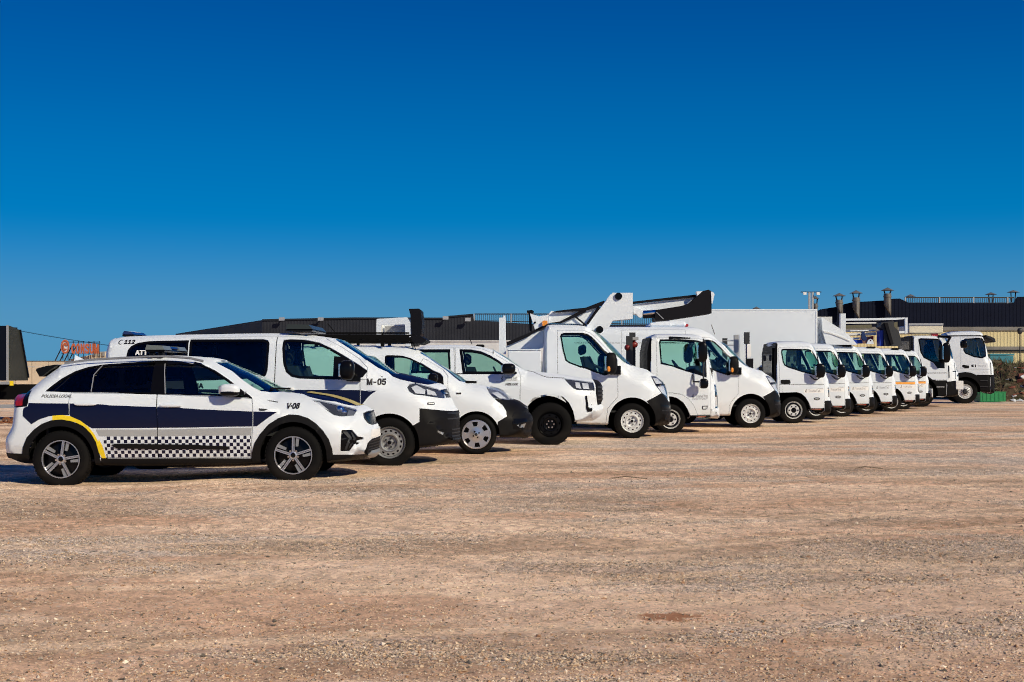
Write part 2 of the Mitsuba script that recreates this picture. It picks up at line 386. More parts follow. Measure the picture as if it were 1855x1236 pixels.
def wheel_meshes(style, R, r, w):
    """list of (part name, mesh, material)"""
    out = [('tyre', tyre(R, r, w), 'rubber')]
    C = lambda q: Point(0, 0).buffer(q, quad_segs=14)
    well = lathe([(.02, .09), (r * .97, .09), (r * .97, .02), (r, .02)], 40)
    if style == 'twin':
        out.append(('barrel', cat([well, lathe([(r * .2, .05), (r * .9, .075)], 30)]), 'gloss_black'))
        lip = lathe([(r * .93, .016), (r * .955, -.003), (r * .995, -.003), (r, .01)], 56)
        sp, ins = [lip], []
        for i in range(5):
            a = math.pi / 2 + i * 2 * math.pi / 5
            rot = lambda P: shapely.affinity.rotate(Polygon(P), math.degrees(a), origin=(0, 0))
            sp += [slab(rot([(r * .14, sg * r * .012), (r * .96, sg * r * .010), (r * .96, sg * r * .062), (r * .14, sg * r * .07)]), .004, .03) for sg in (-1, 1)]
            ins.append(slab(rot([(r * .46, -r * .25), (r * .88, -r * .31), (r * .93, -r * .14), (r * .46, -r * .125)]), .014, .04))
        sp.append(lathe([(0.001, -.001), (r * .10, -.001), (r * .2, .008), (r * .21, .03)], 30))
        out += [('rim', cat(sp), 'alloy'), ('spoke_insert', cat(ins), 'steel_grey')]
        out += [('hub_cap', lathe([(.001, -.006), (r * .1, -.006), (r * .13, .0)], 24), 'gloss_black')]
        out += [('wheel_nut', cat([lathe([(.001, .002), (.012, .002), (.012, .03)], 10).apply_translation([r * .26 * math.cos(a), 0, r * .26 * math.sin(a)]) for a in np.arange(5) * 2 * math.pi / 5 + math.pi * .3]), 'chrome')]
        return out
    if style in ('steel', 'steel_black', 'steel_light', 'six', 'truck'):
        mat = {'steel': 'steel_grey', 'steel_black': 'gloss_black', 'steel_light': 'steel_white', 'six': 'steel_white', 'truck': 'steel_white'}[style]
        out.append(('barrel', lathe([(.02, .11), (r * .9, .11), (r * .92, .03), (r * .95, .004), (r * .985, -.006), (r, .01)], 48), 'matt_black' if style != 'six' else 'dark_steel'))
        lipm = lathe([(r * .82, .045), (r * .90, .03), (r * .93, .004), (r * .97, -.008), (r, .006)], 56)
        if style == 'six':
            face = lathe([(r * .28, .02), (r * .34, -.012), (r * .62, -.012), (r * .66, .06)], 48); lipm = lathe([(r * .87, .035), (r * .90, .03), (r * .93, .004), (r * .97, -.008), (r, .006)], 56)
            plate = slab(C(r * .62).difference(C(r * .3)).difference(arc_holes(6, r * .47, r * .075)), -.018, -.008)
            out += [('rim', cat([face, plate, lipm]), mat), ('wheel_nut', cat([lathe([(.001, -.035), (r * .085, -.035), (r * .085, .0)], 8).apply_translation([r * .47 * math.cos(a), 0, r * .47 * math.sin(a)]) for a in np.arange(6) * math.pi / 3]), 'dark_steel'),
                    ('hub_cap', lathe([(.001, -.045), (r * .16, -.045), (r * .27, -.02), (r * .29, .01)], 24), 'gloss_black')]
            return out
        if style == 'truck':
            face = lathe([(r * .36, -.03), (r * .40, .01), (r * .66, .02), (r * .80, .05)], 48)
            plate = slab(C(r * .80).difference(C(r * .62)).difference(arc_holes(10, r * .72, r * .07, 0, 1.3)), .012, .02)
            out += [('rim', cat([face, plate, lipm]), mat), ('hub_cap', lathe([(.001, -.09), (r * .2, -.09), (r * .34, -.06), (r * .37, .01)], 28), 'dark_steel'),
                    ('wheel_nut', cat([lathe([(.001, -.03), (.018, -.03), (.018, .03)], 8).apply_translation([r * .5 * math.cos(a), 0, r * .5 * math.sin(a)]) for a in np.arange(10) * math.pi / 5 + .3]), 'dark_steel')]
            return out
        nh = {'steel': 14, 'steel_black': 8, 'steel_light': 12}[style]
        plate = slab(C(r * .84).difference(C(r * .60)).difference(arc_holes(nh, r * .72, r * .058, .1, 1.5)), .026, .034)
        bowl = lathe([(r * .60, .026), (r * .54, .008), (r * .47, .012), (r * .40, .05), (r * .2, .05), (r * .18, .03), (.001, .03)], 48)
        out.append(('rim', cat([plate, bowl, lipm]), mat))
        out.append(('wheel_nut', cat([lathe([(.001, .02), (.014, .02), (.014, .06)], 8).apply_translation([r * .28 * math.cos(a), 0, r * .28 * math.sin(a)]) for a in np.arange(5 if style != 'steel_black' else 6) * 2 * math.pi / (5 if style != 'steel_black' else 6)]), 'chrome' if style == 'steel_black' else 'dark_steel'))
        out.append(('hub_cap', lathe([(.001, .0), (r * .11, .004), (r * .14, .05)], 20), 'gloss_black'))
        return out
    if style == 'five':
        out.append(('barrel', well, 'gloss_black'))
        holes = []
        for i in range(6):
            a = math.pi / 6 + i * math.pi / 3 + .1
            P = Polygon([(r * .56, -r * .13), (r * .84, -r * .2), (r * .86, r * .2), (r * .56, r * .13)]).buffer(-r * .03).buffer(r * .03)
            holes.append(shapely.affinity.rotate(P, math.degrees(a), origin=(0, 0)))
        plate = slab(C(r * .93).difference(unary_union(holes)), -.004, .03)
        out.append(('rim', cat([plate, lathe([(r * .92, .0), (r * .95, -.012), (r * .985, -.01), (r, .008)], 56), lathe([(.001, -.014), (r * .12, -.014), (r * .3, -.006), (r * .5, -.004)], 40)]), 'alloy'))
        out.append(('wheel_nut', cat([lathe([(.001, -.016), (.014, -.016), (.014, .02)], 10).apply_translation([r * .22 * math.cos(a), 0, r * .22 * math.sin(a)]) for a in np.arange(4) * math.pi / 2 + .5]), 'gloss_black'))
        out.append(('hub_cap', lathe([(.001, -.02), (r * .09, -.018), (r * .11, -.01)], 20), 'dark_steel'))
        return out
WHEELS = {}
def wheel(car, style, cx, cz, R, r, w, yo=None, spin=0.0, sides=(-1, 1)):
    """a wheel on each side; outer face at |y| = yo"""
    yo = yo or car.b.W
    k = (style, R, r, w)
    if k not in WHEELS: WHEELS[k] = [(n, mikit.ply(m, mat, smooth=35)) for n, m, mat in wheel_meshes(*k)]
    for sd in sides:
        root = fresh(car.key + '__wheel')
        at = car.at @ T().translate([cx, sd * yo, cz])
        at = at @ (T().rotate([0, 0, 1], 180) if sd > 0 else T()) @ T().rotate([0, 1, 0], spin)
        for n, d in WHEELS[k]: part(root, n, d, None, at=at)
def wheel_well(car, cx, cz, r, depth=.5, name='wheel_well'):
    a = np.linspace(-.05, math.pi + .05, 24); b = car.b
    v, f = [], []
    for y in (-b.W + .10, -b.W + depth): v += [[cx + r * math.cos(t), y, cz + r * math.sin(t)] for t in a]
    n = len(a)
    for i in range(n - 1): f += [[i, i + 1, n + i], [i + 1, n + i + 1, n + i]]
    v = np.array(v); f = np.array(f)
    c = len(v); v = np.vstack([v, [[cx, -b.W + depth, cz]]]); f = np.vstack([f, [[n + i, n + i + 1, c] for i in range(n - 1)]])
    for sd in (1, -1): car.add(name, trimesh.Trimesh(v * [1, sd, 1], f if sd > 0 else f[:, ::-1], process=False), 'matt_black')
def seat(x, y, z, w=.48, rear=False):
    return cat([box(x - .05, x + .45, y - w / 2, y + w / 2, z, z + .14, .05),
                hull([[x + dx, y + dy, z + dz] for dz, xs in ((.1, (-.12, .06)), (.62, (-.26, -.12))) for dx in xs for dy in (-w / 2 + .02, w / 2 - .02)]),
                box(x - .30, x - .19, y - .13, y + .13, z + .66, z + .86, .04)])
def interior(car, seat_x, seat_z, dash, rows=(), wheel_pos=None, tub=None, back=None):
    """seats, dashboard, steering wheel on the left (far) side, floor tub"""
    W = car.b.W
    for k, x in enumerate([seat_x, *rows]):
        for sd in (-1, 1): car.add('seat', seat(x, sd * W * .43, seat_z), 'seat_cloth')
    x0, x1, z0, z1 = dash
    car.add('dashboard', hull([[x, y, z] for y in (-W * .86, W * .86) for x, z in ((x0, z0), (x1, z0), (x0 + .06, z1 - .04), (x0 + .16, z1), (x1, z1 - .06))]), 'cabin')
    wx, wz, tilt = wheel_pos or (x0 - .12, z1 + .02, 25)
    t = trimesh.creation.torus(.185, .016, major_sections=28, minor_sections=8); m = trimesh.transformations.rotation_matrix(math.radians(90 - tilt), [0, 1, 0])
    st = cat([t, box(-.17, .17, -.02, .02, -.012, .012), box(-.06, .06, -.05, .05, -.02, .02)]); st.apply_transform(m); st.apply_translation([wx, W * .43, wz])
    car.add('steering_wheel', cat([st, tube([[wx, W * .43, wz], [wx + .25, W * .43, wz - .12]], .03)]), 'cabin')
    if tub: a, b_, c, d = tub; car.add('floor_tub', cat([box(a, b_, -W * .88, W * .88, c, c + .03), box(a, a + .03, -W * .88, W * .88, c, d)]), 'cabin')
def mirror(car, c, r, mat_cap, arm=None, glass=True, mat='gloss_black', e=3.0):
    """door mirror on each side, c = centre on the near side"""
    for sd in (1, -1):
        root = fresh(car.key + '__door_mirror'); f = lambda m: trimesh.Trimesh(m.vertices * [1, sd, 1], m.faces if sd > 0 else m.faces[:, ::-1], process=False)
        part(root, 'housing', f(blob(c, r, e)), mat_cap, 60, car.at)
        part(root, 'mirror_glass', f(box(c[0] - r[0] * 1.0 - .004, c[0] - r[0] * .7, c[1] - r[1] * .7, c[1] + r[1] * .7, c[2] - r[2] * .66, c[2] + r[2] * .66, .005)), 'chrome', 30, car.at)
        if arm is not None: part(root, 'arm', f(arm), mat, 30, car.at)

# ---------------------------------------------------------------- 1. police estate car
GROUND = []
def contact(fr, *us_vs):
    for u, v in us_vs:
        X, z = (u - UC) * fr.D / F, EYE - (v - VH) * fr.D / F
        GROUND.extend([(X, fr.D, z), (X, fr.D + 2 * fr.W, z)])
def police_car():
    fr = Frame(15.7, 530.6, 868.8, .90); A, B, C, D = Z(0, 630, 4.756), Z(180, 630, 4.756), Z(340, 630, 4.756), Z(510, 630, 4.756)
    L = fr.loc; P = lambda *a: np.vstack(a)
    contact(fr, (530.6, 868.8), (109.5, 879.2))
    segs = [(.20, 2.2, 2.6, L(P(A('240,1010 180,1002 100,970 45,955 66,915 66,915 60,860 62,790 75,742 100,700 122,650 132,560 138,500 140,400 150,392')), .42)),
            (.20, 2.2, 2.6, L(A('150,392 190,385 250,325 330,250 400,195 462,150'), .30)),
            (.30, 3.0, 4.0, L(P(A('462,150 500,132 600,110 720,95'), B('0,86 200,75 400,66 600,64 750,72'), C('40,76 140,84 250,108')), .35)),
            (.30, 2.6, 3.0, L(P(C('250,108 300,122 420,172 560,232 680,300 760,345 820,368')), .6)),
            (.50, 2.5, 3.4, L(P(D('20,362 140,372 250,388 380,408 480,433 580,467 650,498')), .6)),
            (.42, 2.2, 2.5, L(P(D('650,498 710,525 750,560 770,620 778,670 798,700 804,760 798,830 795,890 805,920 765,962 700,975')), .36)),
            (.06, 2.0, 2.0, L(P(D('700,975 560,1000 400,1012'), C('630,1020 400,1036 0,1040'), B('200,1045'), A('240,1010')), 0))]
    table = [(.1, .80), (.3, .865), (.42, .893), (.62, .90), (.80, .893), (.93, .865), (1.0, .83), (1.25, .70), (1.5, .56)]
    b = Body(segs, .90, table, nose=(.25, .75, .17), tail=(-2.9, .8, .08))
    key = thing('police_car', 'white police estate car with navy band, chequers and V·08, nearest in the row', 'car')
    car = Car(key, fr, b, .045)
    q = lambda *a: Polygon(L(np.vstack(a), .03)).buffer(0)
    cf, cr = (0.0, L(np.array([[530.6, 825.2]]))[0, 1]), tuple(L(np.array([[109.2, 832.4]]))[0])
    R = .326
    arch = [circle(*cf, .385), circle(*cr, .385)]
    arch = [a.union(sbox(a.centroid.x - .385, -.5, a.centroid.x + .385, a.centroid.y)) for a in arch]
    car.cuts += arch
    # glass
    wsl = q(C('250,105 160,122 330,205 430,275 540,345 600,375 680,388 760,385 830,392 840,340 760,300 560,180 400,100'))
    glasses = []
    g_f = q(B('532,150 640,135 760,152'), C('30,142 100,165 200,215 300,278 400,345 455,392 490,422 250,410 0,404'), B('700,402 568,394'))
    g_r = q(A('786,380 786,238 838,160'), B('100,146 300,133 428,128 432,388 200,384'))
    g_q = q(A('402,374 520,275 640,205 760,165 824,158 774,236 774,379'))
    for g, m, nm in ((g_f, 'glass', 'front_door_glass'), (g_r, 'privacy_glass', 'rear_door_glass'), (g_q, 'privacy_glass', 'quarter_glass')):
        car.panel(nm, g, m, -.006, .0, lip=0); glasses.append(g.intersection(b.S))
    dlo = q(A('378,378 420,335 500,268 600,205 700,168 800,150 856,143'), B('100,136 200,128 350,118 500,112 640,118 760,140'), C('0,120 60,135 200,200 330,280 430,350 520,410 552,434 300,418 0,410'), B('500,400 200,392'), A('856,388 600,386'))
    car.panel('window_surround', dlo, 'gloss_black', .003, 0)
    for ln in (B('517,143 562,394'), A('824,160 775,236 775,378')): car.decal('window_trim_glint', LineString(L(ln, .03)).buffer(.006), 'galvanised', .006)  # pale lines: reflection on the door glass edge put in as colour, and quarter divider
    car.panel('windshield', wsl, 'glass', -.003, .002, side='both', lip=0); glasses.append(wsl.intersection(b.S))
    rear_gl = q(A('190,388 250,328 330,254 400,200 455,150 380,120 200,250 120,380'), A('150,395'))
    rg = Polygon(L(A('180,372 330,235 455,140 462,158 330,268 215,372 190,400'), .26)).buffer(0)
    car.panel('tailgate_glass', rg, 'gloss_black', 0, .002, side='both', lip=0)
    # lamps and grille
    hl = q(D('232,452 300,458 400,480 520,510 600,535 622,552 600,592 500,596 440,583 340,515'))
    car.panel('headlight', hl, 'clear_lens', .004, .001, lip=0)
    for nm, pl, mt, of in (('headlight_bowl', hl.buffer(.01), 'lamp_bowl_grey', -.022), ('reflector', q(D('256,462 305,470 405,545 345,516')), 'lamp_inner', -.008), ('reflector', q(D('555,538 610,553 596,588 548,590')), 'steel_grey', -.008)):
        car.decal(nm, pl, mt, of, 'split')
    for k, (a, c) in enumerate(((478, 540), (512, 562))):
        px = L(D(f'{a},{c}'))[0]; y = -b.Y(np.array([px]))[0]
        for sd in (1, -1):
            m = trimesh.creation.icosphere(2, .048 - .012 * k); m.apply_translation([px[0], sd * (y + .045), px[1]]); car.add('projector_lens', m, 'chrome')
    tl = q(A('60,430 60,400 130,400 190,383 236,368 242,480 232,508 130,516 60,516'))
    car.panel('tail_light', tl, 'gloss_black', .004, .001); car.decal('red_lens', q(A('60,415 130,410 190,400 196,500 136,506 60,506')), 'red_lens', .008, 'split')
    fog = q(D('515,710 600,712 645,770 688,782 688,800 645,805 580,895 505,895'))
    car.panel('fog_lamp_surround', fog, 'gloss_black', -.012, .001)
    for pl in ('525,725 560,725 600,780 560,880 540,880 575,785', '590,735 600,735 630,785 590,860 575,870 610,785'): car.decal('fog_lamp_blade', q(D(pl)), 'dark_steel', .002)
    gr = q(D('672,575 700,558 800,560 800,668 740,682 710,662 685,620'))
    car.panel('grille', gr, 'gloss_black', -.008, .001, side='both'); car.decal('grille_frame', gr.difference(gr.buffer(-.012)), 'dark_steel', .004, 'both')
    # black lower cladding
    ra = q(A('188,920 200,860 240,770 300,705 370,655 450,625 540,618 620,632 700,665 770,720 820,790 845,860 856,960'), B('22,1040'), A('240,1040 245,920'))
    fa = q(C('548,955 555,900 580,820 630,740 700,660 780,610 856,583'), D('60,578 150,585 230,610 300,655 360,715 410,790 435,870 442,930 385,1030'), C('560,1040'))
    car.panel('wheel_arch_trim', ra, 'plastic', .012, .001, h=.035); car.panel('wheel_arch_trim', fa, 'plastic', .012, .001, h=.035)
    sill = q(B('10,955 856,953'), C('0,952 552,955 560,1060'), B('0,1060'))
    car.panel('sill', sill, 'plastic', .006, .002)
    car.panel('rear_bumper', q(A('-80,908 188,914 250,920 250,1030 -80,1030')), 'plastic', .006, .002, side='both')
    skid = q(D('690,975 740,905 830,900 830,980')); car.panel('skid_plate', skid, 'steel_grey', .006, .001, side='both')
    low = q(D('380,1030 385,930 440,924 560,924 690,930 715,835 745,800 830,785 830,910 740,905 690,990 560,1030'))
    car.panel('front_bumper', low, 'plastic', .004, .002, side='both')
    for z in (815, 840, 865, 890): car.decal('bumper_slat', q(D(f'{722 - (z - 815) * .15},{z} 800,{z - 14} 800,{z - 6} {722 - (z - 815) * .15},{z + 9}')), 'dark_steel', .014)
    car.panel('registration_plate', Polygon(L(D('768,705 830,708 830,775 765,780'), .4)), 'plate_white', .006, .001, side='both')
    # doors
    rd = q(A('600,388 592,440 588,480 598,560 625,620 700,680 780,760 830,860 850,953'), B('505,953 505,700 497,560 491,398 200,392'))
    fd = q(B('491,399 497,560 505,700 505,953'), C('0,952 545,952 560,760 566,680 566,520 552,436 300,420 0,412'))
    car.panel('rear_door', rd, 'paint_white'); car.panel('front_door', fd, 'paint_white')
    hood = q(D('-40,380 140,405 200,428 330,458 430,470 520,498 590,512 655,505 655,440 300,340 0,330'))
    car.panel('bonnet', hood, 'navy', .001, .002, side='both')
    ye = hood.intersection(b.line.buffer(.0055)).intersection(q(D('150,300 600,300 640,520 150,520')))
    car.decal('bonnet_band', ye, 'band_yellow', .003, 'both')
    car.rest('body', 'paint_white'); car.liner(glasses + [hl], [a.buffer(.02) for a in arch])
    for c in (cf, cr): wheel_well(car, c[0], c[1], .40)
    wheel(car, 'twin', *cf, R, .222, .215, .885); wheel(car, 'twin', *cr, R, .222, .215, .885, spin=8)
    # livery, and a grey strip on the doors
    q0 = lambda *a: Polygon(L(np.vstack(a), .02)).buffer(0)
    band = [q0(A('245,478 590,482 597,560 600,580 520,580 430,590 350,615 275,660 200,590 200,545 206,520 243,505')),
            q0(A('600,482 856,488'), B('100,498 490,512 496,560 502,690 0,694'), A('800,694 770,680 700,630 612,592 604,560')),
            q0(B('500,514 700,520 856,530'), C('0,528 300,540 558,550 560,600 558,678 0,686'), B('856,688 507,690')), q0(C('568,551 768,556 700,600 600,676 568,678'))]
    for p_ in band: car.decal('navy_band', p_, 'navy', .004, h=.025)
    car.decal('yellow_arc', q0(A('455,586 540,579 620,592 700,630 770,685 820,750 850,810'), B('0,785 30,850 52,953 18,953'), A('850,905 830,812 790,742 730,680 660,645 590,628 500,622 455,626')), 'yellow', .0028)
    car.decal('grey_strip', q0(B('-30,704 502,704 502,764 0,764')), 'silver_grey', .0018); car.decal('grey_strip', q0(B('508,704 856,700'), C('0,698 556,688 550,756 0,760'), B('508,764')), 'silver_grey', .0018)  # flat mid-grey strip between the navy band and the chequers
    sq = []
    mold = Polygon(L(np.vstack([B('105,835 150,830 500,832 856,837'), C('0,837 340,850 352,862 340,878 0,872'), B('500,872 150,867 120,852')]))).buffer(0)
    clip = q0(B('36,766 856,764'), C('0,760 548,758 545,952'), B('505,953 60,953'))
    for r in range(6):
        for k in range(48):
            if (r + k) % 2: continue
            u0, v0 = 180 + (5 + k * 29.4) / 4.756, 630 + (767 + r * 30.5 - k * .22) / 4.756
            s_ = shapely.Polygon(L(np.array([[u0, v0], [u0 + 5.9, v0], [u0 + 5.9, v0 + 6.1], [u0, v0 + 6.1]]))).intersection(clip)
            if not s_.is_empty and s_.area > 2e-4: sq.append(s_)
    ms = [b.sheet(s_, .05, .0024, 0) for s_ in sq]; ms = [m for m in ms if m]
    o = np.cumsum([0] + [len(m[0]) for m in ms])
    car.add('chequer_band', (np.vstack([m[0] for m in ms]), np.vstack([m[1] + k for m, k in zip(ms, o)]), np.vstack([m[2] for m in ms])), 'navy')
    for sd in ('near', 'far'): car.add('side_moulding', b.sheet(mold, .04, .014, .014, sd), 'plastic')
    for s_, z_, a, h_, w_, sl in (('POLICIA LOCAL', A, '342,430', .030, .355, .35), ('V·08', D, '28,527', .058, .150, .1)):
        m = text(s_, h_, 2 if s_[0] == 'V' else True, sl, w_); p0 = L(z_(a))[0]; m.apply_translation([p0[0], 0, p0[1]]); car.add('lettering', b.wrap(m), 'print_black')
    # handles, mirrors, roof things
    for z_, pts in ((A, (640, 832, 490)), (B, (518, 714, 502))):
        a, c = L(z_(f'{pts[0]},{pts[2]}'))[0], L(z_(f'{pts[1]},{pts[2]}'))[0]; y = b.Y(np.array([a]))[0]
        for sd in (-1, 1):
            root = fresh(car.key + '__door_handle')
            part(root, 'grip', blob([(a[0] + c[0]) / 2, sd * (y + .028), a[1] + .004], [(c[0] - a[0]) / 2, .014, .018], 2.6), 'paint_white', 60, car.at)
            part(root, 'recess', blob([a[0] * .35 + c[0] * .65, sd * (y + .001), a[1] - .012], [.075, .004, .026], 2.2), 'steel_grey', 60, car.at)
    mc = L(C('352,366'), -.12)[0]; y = b.Y(np.array([L(C('480,410'))[0]]))[0]
    mirror(car, [mc[0], -.955, mc[1] + .005], [.115, .085, .066], 'paint_white', cat([blob([mc[0], -.958, mc[1] - .034], [.114, .086, .040], 2.6), hull([[mc[0] + dx, yy, mc[1] + dz] for dx in (.02, .16) for yy in (-.93, -.78) for dz in (-.06, -.02)])]))
    for a, c in (('602,535', '685,532'),):
        m = Polygon(L(C('608,524 688,532 660,545 618,545'))); car.decal('side_indicator', m, 'dark_steel', .004)
    r0, r1 = L(np.array([[263, 641]]), .35)[0], L(np.array([[337, 641]]), 1.4)[0]; zt = L(np.array([[300, 640.5]]), .85)[0, 1]
    lb = fresh(car.key + '__light_bar')
    part(lb, 'base', cat([box(r0[0], r1[0], -.55, .55, zt + .01, zt + .035, .01)] + [box(x, x + .05, y, y + .14, zt - .06, zt + .012, .01) for x in (r0[0] + .03, r1[0] - .09) for y in (-.5, -.1, .4)]), 'gloss_black', 30, car.at)
    for ya, yb in ((-.56, -.2), (.2, .56)): part(lb, 'lens', hull([[x, y, z] for x, z in ((r0[0], zt + .036), (r1[0], zt + .036), (r0[0] + .02, zt + .095), (r1[0] - .03, zt + .085)) for y in (ya, yb)]), 'lens_grey', 20, car.at)
    part(lb, 'lamp_module', cat([box(x, x + .04, y, y + .2, zt + .04, zt + .07, .01) for x in (r0[0] + .04, r1[0] - .09) for y in (-.5, -.28, .3)]), 'lamp_inner', 30, car.at)
    part(lb, 'centre_box', box(r0[0] + .02, r1[0] - .02, -.2, .2, zt + .035, zt + .08, .02), 'blue_lens', 30, car.at)
    f0, f1, f2 = L(A('640,112 650,66 760,100'), .9)
    car.add('roof_fin', hull([[f0[0], y, f0[1] - .03] for y in (-.03, .03)] + [[f1[0], y, f1[1]] for y in (-.01, .01)] + [[f2[0], y, f2[1] - .03] for y in (-.02, .02)]), 'paint_white')
    rl = catmull(L(np.vstack([A('520,118 720,90'), B('200,70 400,60 560,58'), C('0,74 110,100')]), .15), .15)
    for sd in (-1, 1): car.add('roof_rail', tube(np.c_[rl[:, 0], np.full(len(rl), sd * .60), rl[:, 1] - .022], .014, 6), 'steel_grey')
    sp = L(A('293,195 300,180 380,158 462,146 480,150 420,190 340,250 325,250'), .28)
    car.add('spoiler', cat([slab(sp, -.56, .56)]), 'gloss_black')
    car.add('wiper', cat([bar([*L(D('-80,340'), .5)[0][[0]], -.5, L(D('-80,372'), .5)[0][1] + .03], [*L(D('60,368'), .9)[0][[0]], .1, L(D('60,368'), .9)[0][1]+.02], .02)]), 'matt_black')
    interior(car, L(C('-60,400'))[0, 0] - .36, .42, (L(C('560,400'))[0, 0] - .25, L(C('760,400'))[0, 0], .5, .96), rows=(L(B('180,400'))[0, 0],), tub=(-2.9, .1, .2, .9))
    return car

# ---------------------------------------------------------------- shared vehicle pieces
def side_poly(L, d=.03): return lambda *a: Polygon(L(np.vstack(a), d)).buffer(0)
def arch_cut(c, r): return circle(*c, r).union(sbox(c[0] - r, -.6, c[0] + r, c[1]))
def handle(car, a, c, mat='plastic', r=.017):
    y = car.b.Y(np.array([a]))[0]
    for sd in (-1, 1): car.add('door_handle', blob([(a[0] + c[0]) / 2, sd * (y + .018), (a[1] + c[1]) / 2], [abs(c[0] - a[0]) / 2, .02, r], 3), mat, 60)
def write(car, s, p, h, w=None, mat='print_black', bold=2, sl=0., name='lettering'):
    m = text(s, h, bold, sl, w); m.apply_translation([p[0], 0, p[1]]); car.add(name, car.b.wrap(m), mat)
def seam_strip(car, pts, w=.006, name='panel_seam'):
    """a panel seam: the shade of the gap painted as a flat dark strip on the surface"""
    car.decal(name, LineString(pts).buffer(w / 2, cap_style=2), 'matt_black', .0012)
def light_bar(car, x0, x1, z, y1, mat='blue_glass', name='light_bar', h=.09):
    lb = fresh(car.key + '__' + name)
    part(lb, 'base', cat([box(x0, x1, -y1, y1, z, z + .03, .01)]), 'gloss_black', 30, car.at)
    part(lb, 'lens', hull([[x, y, zz] for x, zz in ((x0, z + .031), (x1, z + .031), (x0 + .03, z + .03 + h), (x1 - .05, z + .02 + h)) for y in (-y1, y1)]), mat, 20, car.at)
    part(lb, 'lamp_module', cat([box(x, x + .05, y, y + .16, z + .035, z + .075, .01) for x in (x0 + .06, x1 - .14) for y in np.linspace(-y1 + .05, y1 - .25, 5)]), 'lamp_inner', 30, car.at)
def trans_logo(car, p, w, line2=None):
    """the hire company's lettering: small mark, name, rule and strap line"""
    h = w * .17
    m = Polygon([(0, 0), (h * .75, 0), (h * .75, h * .25), (h * .3, h * .3), (h * .7, h * 1.1), (h * .35, h * 1.1)])
    mm = slab(shapely.affinity.translate(m, p[0], p[1]), -.002, 0); car.add('logo_mark', car.b.wrap(mm), 'print_black')
    write(car, 'TransTel', (p[0] + w * .2, p[1]), h, w * .8, 'print_grey', False)
    car.decal('text_line', sbox(p[0], p[1] - h * .42, p[0] + w, p[1] - h * .30), 'print_grey')
    write(car, 'R E N T I N G', (p[0] + w * .03, p[1] - h * .95), h * .38, w * .42, 'print_grey', False) if w > .5 else None

